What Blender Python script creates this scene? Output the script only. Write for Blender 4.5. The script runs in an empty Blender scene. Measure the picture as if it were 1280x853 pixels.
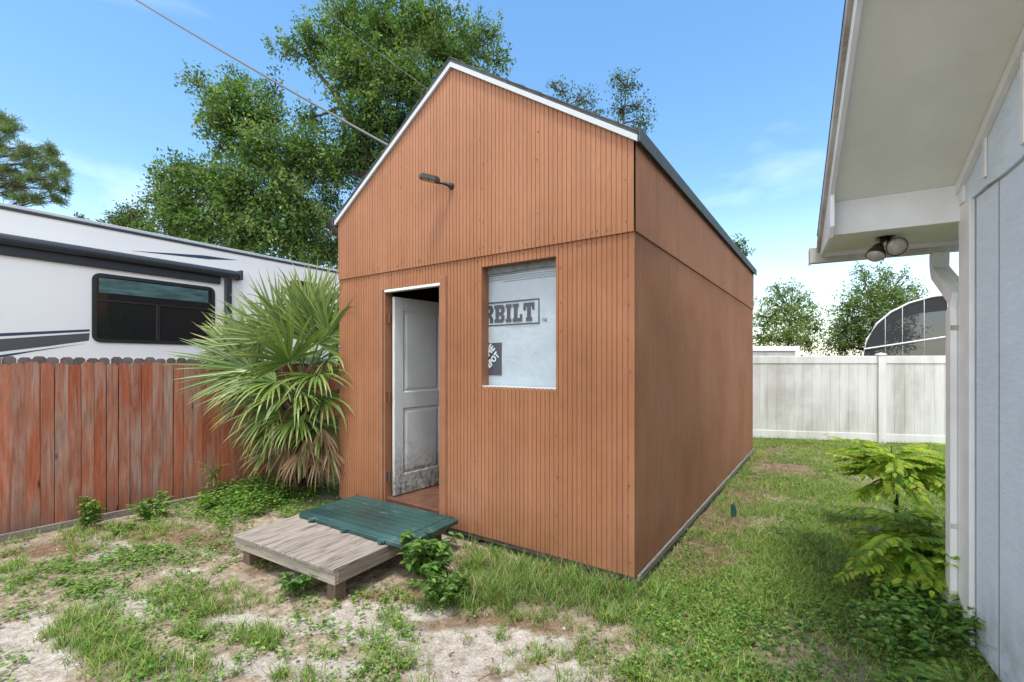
import bpy, math, random
import numpy as np
from mathutils import Vector, Matrix

random.seed(7)
rng = np.random.default_rng(11)
R = math.radians
scene = bpy.context.scene
COL = scene.collection

# ------------------------------------------------------------------ camera numbers (photo is 1280x853)
F, CX, HY, CH = 578.0, 640.0, 453.0, 1.61


def ray_plane(x, y, nx, ny, off):
    """point where the sight line through a pixel meets the upright plane nx*X+ny*Y=off"""
    xr = (x - CX) / F
    Y = off / (nx * xr + ny)
    return (xr * Y, Y, CH + (HY - y) / F * Y)


def ray_z(x, y, z):
    Y = F * (CH - z) / (y - HY)
    return ((x - CX) / F * Y, Y, z)


def at(x, y, Y):
    return ((x - CX) / F * Y, Y, CH + (HY - y) / F * Y)


# ------------------------------------------------------------------ mesh helpers
class MB:
    def __init__(self):
        self.v, self.f, self.m, self.c = [], [], [], []
        self.col = (.5, .5, .5, 1)
        self.mi = 0

    def vert(self, p):
        self.v.append(tuple(p))
        self.c.append(self.col)
        return len(self.v) - 1

    def face(self, pts):
        ids = [self.vert(p) for p in pts]
        self.f.append(ids)
        self.m.append(self.mi)

    def idx(self, ids):
        self.f.append(list(ids))
        self.m.append(self.mi)

    def box(self, x0, x1, y0, y1, z0, z1, bev=0.0, M=None):
        if bev <= 0:
            P = [(x0, y0, z0), (x1, y0, z0), (x1, y1, z0), (x0, y1, z0), (x0, y0, z1), (x1, y0, z1), (x1, y1, z1), (x0, y1, z1)]
            if M: P = [tuple(M @ Vector(p)) for p in P]
            b = [self.vert(p) for p in P]
            for q in ((0, 3, 2, 1), (4, 5, 6, 7), (0, 1, 5, 4), (1, 2, 6, 5), (2, 3, 7, 6), (3, 0, 4, 7)):
                self.idx([b[i] for i in q])
            return
        # chamfered box : 24 vertices
        X, Y, Z = (x0, x1), (y0, y1), (z0, z1)
        d = {}
        for i in (0, 1):
            for j in (0, 1):
                for k in (0, 1):
                    si, sj, sk = (1 - 2 * i) * bev, (1 - 2 * j) * bev, (1 - 2 * k) * bev
                    for ax, p in enumerate(((X[i], Y[j] + sj, Z[k] + sk), (X[i] + si, Y[j], Z[k] + sk), (X[i] + si, Y[j] + sj, Z[k]))):
                        if M: p = tuple(M @ Vector(p))
                        d[i, j, k, ax] = self.vert(p)
        o = [(0, 0), (1, 0), (1, 1), (0, 1)]
        for s in (0, 1):
            self.idx([d[s, a, b, 0] for a, b in (o if s else o[::-1])])
            self.idx([d[a, s, b, 1] for a, b in (o[::-1] if s else o)])
            self.idx([d[a, b, s, 2] for a, b in (o if s else o[::-1])])
        for a in (0, 1):
            for b in (0, 1):
                self.idx([d[a, b, 0, 0], d[a, b, 1, 0], d[a, b, 1, 1], d[a, b, 0, 1]])
                self.idx([d[a, 0, b, 0], d[a, 1, b, 0], d[a, 1, b, 2], d[a, 0, b, 2]])
                self.idx([d[0, a, b, 1], d[1, a, b, 1], d[1, a, b, 2], d[0, a, b, 2]])
        for i in (0, 1):
            for j in (0, 1):
                for k in (0, 1):
                    self.idx([d[i, j, k, 0], d[i, j, k, 1], d[i, j, k, 2]])

    def tube(self, pts, radii, seg=8, cap=True):
        pts = [Vector(p) for p in pts]
        if not hasattr(radii, '__len__'): radii = [radii] * len(pts)
        rings = []
        up = Vector((0, 0, 1))
        for i, p in enumerate(pts):
            a = pts[max(i - 1, 0)]
            b = pts[min(i + 1, len(pts) - 1)]
            t = (b - a).normalized()
            u = t.cross(up)
            if u.length < .1: u = t.cross(Vector((1, 0, 0)))
            u.normalize()
            w = t.cross(u)
            up = w if abs(t.z) > .9 else Vector((0, 0, 1))
            rings.append([self.vert(p + (u * math.cos(k * 2 * math.pi / seg) + w * math.sin(k * 2 * math.pi / seg)) * radii[i]) for k in range(seg)])
        for i in range(len(rings) - 1):
            for k in range(seg):
                self.idx([rings[i][k], rings[i][(k + 1) % seg], rings[i + 1][(k + 1) % seg], rings[i + 1][k]])
        if cap:
            self.idx(rings[0]); self.idx(rings[-1][::-1])

    def prism(self, poly, to3, a, b):
        """poly of 2-D points extruded; to3(p, depth) -> 3-D"""
        A = [self.vert(to3(p, a)) for p in poly]
        B = [self.vert(to3(p, b)) for p in poly]
        n = len(poly)
        self.idx(A); self.idx(B[::-1])
        for i in range(n):
            self.idx([A[i], B[i], B[(i + 1) % n], A[(i + 1) % n]])

    def build(self, name, mats, parent=None, origin=None, smooth=False):
        me = bpy.data.meshes.new(name)
        v = self.v
        if origin is not None:
            v = [(p[0] - origin[0], p[1] - origin[1], p[2] - origin[2]) for p in v]
        me.from_pydata(v, [], self.f)
        if not isinstance(mats, (list, tuple)): mats = [mats]
        for m in mats: me.materials.append(m)
        me.polygons.foreach_set('material_index', self.m)
        a = me.color_attributes.new('Col', 'FLOAT_COLOR', 'POINT')
        a.data.foreach_set('color', np.array(self.c, dtype=np.float32).ravel())
        if smooth: me.polygons.foreach_set('use_smooth', [True] * len(self.f))
        me.update()
        o = bpy.data.objects.new(name, me)
        COL.objects.link(o)
        if parent is not None: o.parent = parent
        return o


def np_obj(name, V, faces, C, mat, parent=None, origin=None, smooth=False):
    """V (n,3), faces list of (k,m) integer arrays, C (n,3)"""
    me = bpy.data.meshes.new(name)
    V = np.asarray(V, dtype=np.float32)
    if origin is not None: V = V - np.array(origin, dtype=np.float32)
    me.vertices.add(len(V))
    me.vertices.foreach_set('co', V.ravel())
    nl = sum(f.size for f in faces)
    npoly = sum(len(f) for f in faces)
    me.loops.add(nl); me.polygons.add(npoly)
    me.loops.foreach_set('vertex_index', np.concatenate([f.ravel() for f in faces]).astype(np.int32))
    tot = np.concatenate([np.full(len(f), f.shape[1]) for f in faces]).astype(np.int32)
    st = np.concatenate([[0], np.cumsum(tot)[:-1]]).astype(np.int32)
    me.polygons.foreach_set('loop_start', st)
    me.polygons.foreach_set('loop_total', tot)
    if smooth: me.polygons.foreach_set('use_smooth', np.ones(npoly, dtype=bool))
    me.materials.append(mat)
    a = me.color_attributes.new('Col', 'FLOAT_COLOR', 'POINT')
    C4 = np.ones((len(V), 4), dtype=np.float32); C4[:, :3] = C
    a.data.foreach_set('color', C4.ravel())
    me.update(calc_edges=True)
    o = bpy.data.objects.new(name, me)
    COL.objects.link(o)
    if parent is not None: o.parent = parent
    return o


def tag(o, label=None, cat=None, group=None, kind=None):
    if label: o['label'] = label
    if cat: o['category'] = cat
    if group: o['group'] = group
    if kind: o['kind'] = kind
    return o


def empty(name, loc, rz=0, label=None, cat=None, group=None):
    o = bpy.data.objects.new(name, None)
    COL.objects.link(o)
    o.location = loc; o.rotation_euler = (0, 0, rz); o.empty_display_size = .2
    return tag(o, label, cat, group)


# ------------------------------------------------------------------ material helpers
class NT:
    def __init__(self, name):
        self.mat = bpy.data.materials.new(name)
        self.mat.use_nodes = True
        self.t = self.mat.node_tree
        self.bsdf = self.t.nodes['Principled BSDF']
        self.out = self.t.nodes['Material Output']

    def n(self, typ, **kw):
        nd = self.t.nodes.new(typ)
        for k, v in kw.items():
            if k.startswith('i_'):
                nd.inputs[k[2:].replace('_', ' ')].default_value = v
            else:
                setattr(nd, k, v)
        return nd

    def l(self, a, b): self.t.links.new(a, b)

    def coord(self, scale=(1, 1, 1), kind='Object', off=None):
        tc = self.n('ShaderNodeTexCoord')
        src = tc.outputs[kind]
        mp = self.n('ShaderNodeMapping')
        mp.inputs['Scale'].default_value = scale
        if off is not None:
            ad = self.n('ShaderNodeVectorMath', operation='ADD')
            self.l(src, ad.inputs[0]); self.l(off, ad.inputs[1]); src = ad.outputs[0]
        self.l(src, mp.inputs['Vector'])
        return mp.outputs[0]

    def noise(self, scale, detail=4, vec=None, rough=.55, dist=0):
        nd = self.n('ShaderNodeTexNoise')
        nd.inputs['Scale'].default_value = scale; nd.inputs['Detail'].default_value = detail
        nd.inputs['Roughness'].default_value = rough; nd.inputs['Distortion'].default_value = dist
        if vec is not None: self.l(vec, nd.inputs['Vector'])
        return nd.outputs['Fac']

    def ramp(self, fac, *stops):
        nd = self.n('ShaderNodeValToRGB')
        el = nd.color_ramp.elements
        while len(el) < len(stops): el.new(.5)
        for e, (p, c) in zip(el, stops):
            e.position = p
            e.color = (c, c, c, 1) if not hasattr(c, '__len__') else (*c[:3], 1)
        self.l(fac, nd.inputs[0])
        return nd.outputs[0]

    def mix(self, fac, a, b, mode='MIX'):
        nd = self.n('ShaderNodeMix', data_type='RGBA', blend_type=mode)
        for inp, v in ((nd.inputs[0], fac), (nd.inputs[6], a), (nd.inputs[7], b)):
            if hasattr(v, 'is_output'): self.l(v, inp)
            elif hasattr(v, '__len__'): inp.default_value = (*v[:3], 1)
            else: inp.default_value = v
        return nd.outputs[2]

    def math(self, op, a, b=None, c=None):
        nd = self.n('ShaderNodeMath', operation=op)
        for i, v in enumerate((a, b, c)):
            if v is None: continue
            if hasattr(v, 'is_output'): self.l(v, nd.inputs[i])
            else: nd.inputs[i].default_value = v
        return nd.outputs[0]

    def attr(self):
        a = self.n('ShaderNodeAttribute', attribute_name='Col')
        return a

    def sep(self, v):
        s = self.n('ShaderNodeSeparateXYZ'); self.l(v, s.inputs[0]); return s.outputs

    def bump(self, h, strength=.3, dist=.01):
        b = self.n('ShaderNodeBump')
        b.inputs['Strength'].default_value = strength; b.inputs['Distance'].default_value = dist
        self.l(h, b.inputs['Height']); self.l(b.outputs[0], self.bsdf.inputs['Normal'])

    def fin(self, color=None, rough=.6, metal=0., spec=.5):
        if color is not None:
            if hasattr(color, 'is_output'): self.l(color, self.bsdf.inputs['Base Color'])
            else: self.bsdf.inputs['Base Color'].default_value = (*color[:3], 1)
        if hasattr(rough, 'is_output'): self.l(rough, self.bsdf.inputs['Roughness'])
        else: self.bsdf.inputs['Roughness'].default_value = rough
        self.bsdf.inputs['Metallic'].default_value = metal
        self.bsdf.inputs['Specular IOR Level'].default_value = spec
        return self.mat


def simple(name, color, rough=.6, metal=0., spec=.5, mott=.15, scale=6, bump=0.):
    """a plain material with slight mottling and dirt"""
    t = NT(name)
    v = t.coord()
    n1 = t.noise(scale, 5, v)
    k = t.ramp(n1, (.3, 1 - mott), (.7, 1 + 0))
    c = t.mix(1, color, k, 'MULTIPLY')
    if bump: t.bump(t.noise(scale * 12, 4, v), bump, .004)
    return t.fin(c, rough, metal, spec)


def leaf_mat(name, trans=.35, rough=.45, tint=(1.15, 1.2, .6), spec=.4):
    t = NT(name)
    a = t.attr().outputs['Color']
    t.fin(a, rough, 0, spec)
    tr = t.n('ShaderNodeBsdfTranslucent')
    t.l(t.mix(1, a, tint, 'MULTIPLY'), tr.inputs[0])
    mx = t.n('ShaderNodeMixShader'); mx.inputs[0].default_value = trans
    t.l(t.bsdf.outputs[0], mx.inputs[1]); t.l(tr.outputs[0], mx.inputs[2])
    t.l(mx.outputs[0], t.out.inputs[0])
    return t.mat


def siding_mat():
    t = NT('painted_ribbed_siding')
    v = t.coord()
    streak = t.noise(1, 5, t.coord((9, 9, .5)), .6)
    patch = t.noise(.9, 4, v, .6)
    fine = t.noise(60, 3, t.coord((1, 1, .15)))
    base = t.ramp(patch, (.28, (.245, .108, .053)), (.5, (.305, .138, .071)), (.75, (.352, .170, .098)))
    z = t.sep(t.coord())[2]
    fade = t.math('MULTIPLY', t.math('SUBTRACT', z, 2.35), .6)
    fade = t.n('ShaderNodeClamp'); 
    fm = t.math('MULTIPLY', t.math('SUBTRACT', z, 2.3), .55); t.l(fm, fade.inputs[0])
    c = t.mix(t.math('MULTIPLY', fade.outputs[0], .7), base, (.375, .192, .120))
    c = t.mix(1, c, t.ramp(streak, (.25, .86), (.65, 1.04)), 'MULTIPLY')
    c = t.mix(1, c, t.ramp(fine, (.3, .93), (.7, 1.05)), 'MULTIPLY')
    # splash dirt low on the boards
    low = t.n('ShaderNodeClamp'); t.l(t.math('MULTIPLY', t.math('SUBTRACT', .55, z), 1.6), low.inputs[0])
    dn = t.math('MULTIPLY', low.outputs[0], t.ramp(t.noise(5, 5, v), (.35, 0), (.75, .75)))
    c = t.mix(dn, c, (.16, .075, .04))
    t.bump(t.noise(90, 3, t.coord((1, 1, .1))), .25, .002)
    return t.fin(c, t.ramp(streak, (.3, .7), (.7, .85)), 0, .15)


def grey_wood(name, cA=(.30, .275, .245), cB=(.14, .115, .095), axis=(14, 1.2, 14)):
    t = NT(name)
    off = t.n('ShaderNodeVectorMath', operation='SCALE'); t.l(t.attr().outputs['Vector'], off.inputs[0]); off.inputs['Scale'].default_value = 20
    v = t.coord(axis, off=off.outputs[0])
    g = t.noise(3, 8, v, .65, .6)
    c = t.ramp(g, (.3, cB), (.47, tuple((a * .72 + b * .28) for a, b in zip(cA, cB))), (.7, cA))
    rnd = t.sep(t.attr().outputs['Vector'])[0]
    c = t.mix(1, c, t.ramp(rnd, (0, .78), (1, 1.12)), 'MULTIPLY')
    crack = t.ramp(t.noise(5, 3, t.coord((22, .7, 22), off=off.outputs[0]), .5, .3), (.34, .15), (.40, 1))
    c = t.mix(1, c, crack, 'MULTIPLY')
    t.bump(g, .6, .006)
    return t.fin(c, .85, 0, .25)


def red_picket():
    t = NT('worn_red_stained_pine')
    a = t.attr().outputs['Vector']
    off = t.n('ShaderNodeVectorMath', operation='SCALE'); t.l(a, off.inputs[0]); off.inputs['Scale'].default_value = 30
    o = off.outputs[0]
    rnd = t.sep(a)[0]
    red = t.ramp(rnd, (0, (.26, .072, .036)), (.4, (.34, .098, .048)), (.75, (.42, .135, .066)), (1, (.31, .11, .062)))
    grain = t.noise(6, 7, t.coord((10, 10, .55), off=o), .65, .5)
    red = t.mix(1, red, t.ramp(grain, (.28, .55), (.65, 1.1)), 'MULTIPLY')
    grey = t.ramp(grain, (.3, (.17, .115, .09)), (.7, (.42, .31, .25)))
    w = t.noise(2.2, 6, t.coord((4.5, 4.5, .65), off=o), .62, .4)
    worn = t.ramp(t.math('ADD', w, t.math('MULTIPLY', t.sep(a)[1], .16)), (.46, 0), (.70, .8))
    c = t.mix(worn, red, grey)
    # knots
    vor = t.n('ShaderNodeTexVoronoi', feature='F1'); vor.inputs['Scale'].default_value = 1
    t.l(t.coord((7, 7, 2.2), off=o), vor.inputs['Vector'])
    kn = t.ramp(vor.outputs['Distance'], (.05, 1), (.12, 0))
    c = t.mix(kn, c, (.06, .03, .02))
    z = t.sep(t.coord())[2]
    low = t.n('ShaderNodeClamp'); t.l(t.math('MULTIPLY', t.math('SUBTRACT', .35, z), 2.6), low.inputs[0])
    c = t.mix(t.math('MULTIPLY', low.outputs[0], t.ramp(w, (.35, .2), (.6, .8))), c, (.075, .045, .03))
    t.bump(grain, .5, .004)
    return t.fin(c, .8, 0, .25)


def stained_white(name, base, stain, amount=.6, tilt=0.):
    t = NT(name)
    v = t.coord()
    s = t.noise(1, 6, t.coord((3.2, 3.2, .35)), .65, .4)
    p = t.noise(1.3, 5, v, .6)
    f = t.math('MULTIPLY', t.ramp(s, (.36, 0), (.62, 1)), t.ramp(p, (.34, .15), (.56, 1)))
    f = t.math('MULTIPLY', f, amount)
    c = t.mix(f, base, stain)
    fleck = t.ramp(t.noise(26, 5, v, .7), (.60, 0), (.74, .35 * amount))
    c = t.mix(fleck, c, tuple(q * .6 for q in stain))
    return t.fin(c, .55, 0, .4)


M = {}
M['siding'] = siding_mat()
M['siding_trim'] = simple('orange_paint', (.29, .128, .064), .75, mott=.25, scale=4, bump=.2)
M['nail'] = simple('rusty_nail', (.12, .055, .035), .6)
M['dark'] = simple('dark_wood_inside', (.035, .028, .024), .8)
M['inside'] = simple('bare_inside', (.16, .12, .085), .85)
M['floorwood'] = simple('brown_floor_boards', (.16, .072, .045), .45, mott=.5, scale=7)
M['white'] = simple('white_paint', (.74, .75, .74), .5, mott=.12, scale=3)
M['trimwhite'] = simple('aluminium_white', (.46, .50, .52), .4, mott=.1, scale=3)
M['shingle'] = simple('charcoal_shingle', (.085, .095, .10), .85, mott=.45, scale=14, bump=.6)
M['drip'] = simple('dark_grey_metal', (.055, .070, .072), .75, mott=.3, scale=4)
M['black'] = simple('black_metal', (.018, .017, .017), .4, mott=.2)
M['hinge'] = simple('brass_hinge', (.30, .15, .07), .45, .6)
M['hinge_dark'] = simple('dull_steel_hinge', (.16, .15, .14), .45, .6)
M['greywood'] = grey_wood('weathered_grey_boards', (.295, .262, .23), (.075, .06, .048))
M['greyside'] = grey_wood('weathered_grey_timber', (.34, .30, .255), (.14, .115, .09), (1.2, 14, 14))
M['postwood'] = grey_wood('weathered_post', (.20, .14, .10), (.09, .06, .045), (14, 14, 1.2))
M['picket'] = red_picket()
M['picket_grey'] = grey_wood('grey_back_pickets', (.17, .145, .13), (.07, .055, .05), (14, 14, 1.2))
M['baseboard'] = grey_wood('damp_grey_board', (.24, .21, .18), (.10, .085, .07), (1.2, 14, 14))
M['vinyl'] = stained_white('mildewed_white_vinyl', (.62, .62, .60), (.31, .295, .255), .7)
M['vinyl_clean'] = stained_white('white_vinyl', (.66, .66, .64), (.36, .35, .31), .5)
M['rv'] = simple('trailer_white', (.84, .825, .80), .25, mott=.05, scale=1.2)
M['rv_dark'] = simple('trailer_charcoal', (.028, .033, .040), .4, mott=.2)
M['rv_darker'] = simple('awning_black', (.018, .02, .025), .55, mott=.2)
M['rv_navy'] = simple('navy_stripe', (.035, .055, .095), .35, mott=.1)
M['rv_grey'] = simple('grey_stripe', (.085, .085, .092), .35, mott=.1)
M['rubber'] = simple('tyre_rubber', (.02, .02, .02), .8)
M['alu'] = simple('brushed_rim', (.5, .5, .5), .35, .8)
M['screw'] = simple('bronze_fixture', (.10, .075, .055), .4, .5, mott=.4, scale=20)
M['house_trim'] = simple('house_white_trim', (.78, .79, .79), .5, mott=.14, scale=5)
M['soffit'] = simple('soffit_board', (.77, .78, .72), .75, mott=.10, scale=4, bump=.15)
M['gutter'] = stained_white('gutter_white', (.60, .60, .56), (.22, .19, .14), .9)
M['bark'] = simple('oak_bark', (.085, .068, .055), .9, mott=.5, scale=9, bump=.8)
M['stem'] = simple('brown_stem', (.085, .050, .035), .8, mott=.3, scale=30)
M['greenstem'] = simple('green_stem', (.17, .22, .05), .7, mott=.3, scale=30)
M['leaf'] = leaf_mat('leaf', .42)
M['leaf_thin'] = leaf_mat('thin_leaf', .58, .5, (1.15, 1.15, .6), .3)
M['grass'] = leaf_mat('grass_blade', .35, .5, (1.1, 1.15, .7))
M['palm'] = leaf_mat('palm_frond', .22, .38, (1.1, 1.2, .5), .5)
M['dry'] = leaf_mat('dry_leaf', .12, .8, (1, .9, .8), .1)
M['wire'] = simple('grey_cable', (.08, .08, .085), .5)
M['wire_dark'] = simple('thin_dark_cable', (.03, .03, .03), .5)
M['bulb'] = simple('frosted_bulb', (.42, .40, .36), .2, mott=.3, scale=30)
M['frame_white'] = simple('white_frame_tube', (.75, .76, .76), .4)


def lid_mat():
    t = NT('teal_plastic_lid')
    v = t.coord()
    p = t.noise(3, 5, v, .6)
    c = t.ramp(p, (.3, (.009, .034, .031)), (.7, (.017, .055, .050)))
    scuff = t.ramp(t.noise(7, 7, t.coord((1, 2.2, 1)), .72, .5), (.57, 0), (.72, .55))
    c = t.mix(scuff, c, (.22, .25, .24))
    fade = t.ramp(t.noise(1.2, 2, v), (.4, 0), (.7, .4))
    c = t.mix(fade, c, (.06, .15, .145))
    return t.fin(c, t.ramp(p, (.3, .32), (.7, .5)), 0, .5)
M['lid'] = lid_mat()


def door_mat():
    t = NT('grimy_white_door')
    v = t.coord()
    z = t.sep(v)[2]
    c = t.mix(t.ramp(t.noise(4, 5, v), (.4, 0), (.8, .35)), (.60, .61, .615), (.42, .42, .42))
    low = t.n('ShaderNodeClamp'); t.l(t.math('MULTIPLY', t.math('SUBTRACT', .98, z), 1.25), low.inputs[0])
    m = t.noise(11, 8, t.coord((1, 1, .7)), .78, .5)
    f = t.math('MULTIPLY', low.outputs[0], t.ramp(t.math('ADD', m, t.math('MULTIPLY', low.outputs[0], .13)), (.46, 0), (.70, .85)))
    c = t.mix(f, c, (.12, .115, .08))
    lw2 = t.n('ShaderNodeClamp'); t.l(t.math('MULTIPLY', t.math('SUBTRACT', .72, z), 2.2), lw2.inputs[0])
    m2 = t.noise(24, 7, t.coord((1, 1, .8)), .75, .3)
    c = t.mix(t.math('MULTIPLY', lw2.outputs[0], t.ramp(m2, (.46, 0), (.60, .95))), c, (.055, .052, .028))
    specks = t.ramp(t.noise(70, 2, v), (.64, 0), (.72, .6))
    c = t.mix(specks, c, (.20, .20, .18))
    return t.fin(c, .45, 0, .4)
M['door'] = door_mat()


def wrap_mat():
    t = NT('pale_blue_house_wrap')
    v = t.coord()
    w = t.noise(7, 4, t.coord((1, 1, 1)), .5, 1.2)
    cr = t.noise(22, 3, v, .6, 1.0)
    c = t.mix(t.ramp(w, (.35, 0), (.7, 1)), (.32, .385, .435), (.355, .42, .47))
    t.bump(t.math('ADD', w, t.math('MULTIPLY', cr, .3)), .16, .03)
    return t.fin(c, .45, 0, .4)
M['wrap'] = wrap_mat()
M['ink'] = simple('charcoal_print', (.05, .058, .07), .55, mott=.15, scale=30)
M['ink_light'] = simple('pale_print_gap', (.55, .63, .69), .55, mott=.05)
M['ink_faint'] = simple('small_print', (.17, .20, .23), .55, mott=.15, scale=60)


def house_siding():
    t = NT('pale_blue_board_siding')
    v = t.coord()
    g = t.noise(3, 6, t.coord((2, 2, 16)), .6, .5)
    c = t.mix(t.ramp(g, (.3, 0), (.7, 1)), (.62, .72, .83), (.72, .805, .89))
    d = t.ramp(t.noise(2.2, 5, v, .6), (.45, 0), (.8, .3))
    c = t.mix(d, c, (.42, .46, .50))
    z = t.sep(v)[2]
    low = t.n('ShaderNodeClamp'); t.l(t.math('MULTIPLY', t.math('SUBTRACT', .5, z), 2.2), low.inputs[0])
    c = t.mix(t.math('MULTIPLY', low.outputs[0], t.ramp(t.noise(6, 6, v, .65), (.4, .05), (.7, .7))), c, (.20, .19, .13))
    t.bump(t.noise(4, 6, t.coord((3, 3, 26)), .7), .6, .010)
    return t.fin(c, .6, 0, .3)
M['hsiding'] = house_siding()
M['groove'] = simple('siding_groove', (.10, .11, .125), .8)


def glass_dark(name, c=(.012, .014, .016)):
    t = NT(name)
    return t.fin(c, .06, 0, .6)
M['glass'] = glass_dark('dark_tinted_glass')


def screen_mat():
    t = NT('black_insect_screen')
    t.fin((.035, .037, .04), .8, 0, .2)
    tr = t.n('ShaderNodeBsdfTransparent')
    mx = t.n('ShaderNodeMixShader'); mx.inputs[0].default_value = .10
    t.l(t.bsdf.outputs[0], mx.inputs[1]); t.l(tr.outputs[0], mx.inputs[2]); t.l(mx.outputs[0], t.out.inputs[0])
    return t.mat
M['screen'] = screen_mat()

# ================================================================== layout of the yard
AX = (.8226, -.5686)          # along the shed front, left to right
IN = (.5686, .8226)           # into the shed
SL = (-1.930, 5.170)          # front left corner of the shed
SW, SD = 3.39, 5.92           # width, depth of the shed
FD, FN, FO = (.595, .804), (-.804, .595), 6.17   # red fence: direction, normal, offset
HX, HYc = 2.655, 2.705         # house corner
HD, HG = (-.872, .4895), (-.4895, -.872)         # house: outward from gable wall / along it to the camera


def shed_uv(X, Y):
    dx, dy = X - SL[0], Y - SL[1]
    return dx * AX[0] + dy * AX[1], dx * IN[0] + dy * IN[1]


def house_ds(X, Y):
    dx, dy = X - HX, Y - HYc
    return dx * HD[0] + dy * HD[1], dx * HG[0] + dy * HG[1]


def vnoise(X, Y, s, seed=0):
    """cheap smooth value noise 0..1"""
    r = np.random.default_rng(seed).random((64, 64))
    x, y = X * s + 100.3, Y * s + 77.7
    xi, yi = np.floor(x).astype(int), np.floor(y).astype(int)
    fx, fy = x - xi, y - yi
    fx, fy = fx * fx * (3 - 2 * fx), fy * fy * (3 - 2 * fy)
    g = lambda a, b: r[a % 64, b % 64]
    return (g(xi, yi) * (1 - fx) + g(xi + 1, yi) * fx) * (1 - fy) + (g(xi, yi + 1) * (1 - fx) + g(xi + 1, yi + 1) * fx) * fy


def fnoise(X, Y, s, seed=0, o=3):
    t, a, n = 0, 1, 0
    for k in range(o):
        t = t + a * vnoise(X, Y, s * 2 ** k, seed + k); n += a; a *= .5
    return t / n


def ground_h(X, Y):
    X, Y = np.asarray(X, float), np.asarray(Y, float)
    near = np.exp(-((X - 1) ** 2 + (Y - 5) ** 2) / 120)
    h = (fnoise(X, Y, .9, 3) - .5) * .07 + (fnoise(X, Y, 4.5, 9) - .5) * .022
    off = X * FN[0] + Y * FN[1]
    dk = np.exp(-(((X + 1.3) / .9) ** 2 + ((Y - 3.5) / .9) ** 2) ** 2)
    return h * near * (1 - dk) - .025 * dk


# ------------------------------------------------------------------ where things grow (blobs on the ground)
SAND = [(168, 757, 48, 20), (40, 812, 62, 40), (255, 838, 45, 18), (320, 785, 60, 16), (480, 770, 85, 30), (600, 805, 75, 26), (700, 800, 40, 12),
        (420, 835, 70, 18), (700, 845, 70, 14), (560, 838, 50, 16), (960, 835, 40, 10), (840, 812, 40, 10), (140, 690, 40, 10), (260, 682, 40, 10), (0, 850, 80, 20), (1140, 800, 18, 10), (1070, 765, 20, 14),
        (380, 775, 40, 12), (240, 720, 25, 8), (505, 748, 60, 12), (540, 790, 60, 22), (340, 825, 40, 16)]
BROWN = [(225, 672, 110, 16), (330, 700, 40, 14), (965, 588, 75, 20), (865, 690, 55, 28), (905, 640, 35, 28), (600, 772, 130, 10), (60, 690, 90, 14), (980, 560, 50, 8),
         (930, 610, 35, 18), (1030, 600, 40, 8), (1070, 800, 40, 12), (830, 780, 40, 8), (480, 735, 60, 10), (640, 778, 90, 8), (850, 720, 60, 12)]
LUSH = [(120, 795, 62, 34, 1), (245, 757, 52, 26, 1), (150, 830, 60, 30, 1), (325, 800, 26, 14, .9), (640, 738, 95, 26, 1.2), (740, 745, 70, 22, 1.2),
        (700, 722, 60, 22, 1), (590, 712, 40, 20, .9), (390, 845, 40, 12, .6), (500, 822, 45, 14, .6), (900, 730, 120, 40, .7), (820, 790, 90, 30, .6), (860, 840, 110, 30, .6),
        (960, 690, 80, 40, .8), (1020, 640, 60, 40, .5), (940, 640, 40, 16, .7), (210, 840, 70, 20, .9), (320, 840, 40, 10, .4), (650, 835, 30, 12, .7), (740, 815, 40, 18, .7), (780, 770, 60, 20, .9),
        (250, 790, 40, 16, .7), (60, 760, 20, 12, .4), (1020, 700, 80, 50, .7), (980, 800, 120, 60, .6), (1080, 720, 60, 40, .7), (330, 748, 40, 8, .35)]
WEED = [(330, 628, 75, 18, 1.2), (270, 640, 50, 14, .9), (395, 615, 40, 14, 1), (190, 648, 30, 12, .6), (190, 700, 60, 14, 1), (110, 712, 50, 14, .9), (120, 740, 70, 16, .8), (230, 705, 40, 10, .9), (80, 730, 40, 12, .8), (20, 768, 40, 8, .6), (40, 740, 30, 10, .5),
        (300, 660, 30, 10, .5), (260, 735, 30, 8, .4), (180, 720, 60, 12, .5), (900, 790, 130, 45, .9), (880, 755, 80, 25, .8), (990, 770, 100, 50, .7), (1080, 760, 70, 60, .9), (930, 840, 140, 30, .8), (1010, 650, 60, 50, .35), (900, 735, 60, 20, .5),
        (1150, 790, 60, 60, 1.2), (1000, 553, 60, 5, 1.0), (960, 553, 30, 4, .8), (1150, 560, 50, 5, .9), (700, 770, 30, 8, .3), (560, 750, 50, 12, .5), (400, 740, 50, 12, .5), (790, 830, 80, 16, .5), (600, 770, 30, 8, .3)]


def blobs(X, Y, L):
    px = CX + F * X / np.maximum(Y, .3)
    py = HY + F * CH / np.maximum(Y, .3)
    # ragged edges
    px = px + (fnoise(X, Y, 2.6, 21) - .5) * 70
    py = py + (fnoise(X, Y, 2.6, 31) - .5) * 34
    out = np.zeros_like(X)
    for b in L:
        k = b[4] if len(b) > 4 else 1
        out = np.maximum(out, k * np.exp(-(((px - b[0]) / b[2]) ** 2 + ((py - b[1]) / b[3]) ** 2) ** 1.3))
    if L is BROWN:
        uu, vv = shed_uv(X, Y)
        out = np.maximum(out, np.exp(-((uu - SW - .24) / .34) ** 2) * ((vv > .35) & (vv < SD + .6)) * np.clip((fnoise(X, Y, 1.5, 8) - .2) * 2.5, .3, 1))
    return out


def allowed(X, Y, margin=.0, deck=True):
    u, v = shed_uv(X, Y)
    inshed = (u > -margin) & (u < SW + margin) & (v > -margin) & (v < SD + margin)
    beyond = X * FN[0] + Y * FN[1] > FO - .06
    d, s = house_ds(X, Y)
    inhouse = (d < .01) & (s > -.01)
    far = (X * .246 + Y * .969) > 10.62
    return ~(inshed | beyond | inhouse | far)


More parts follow.
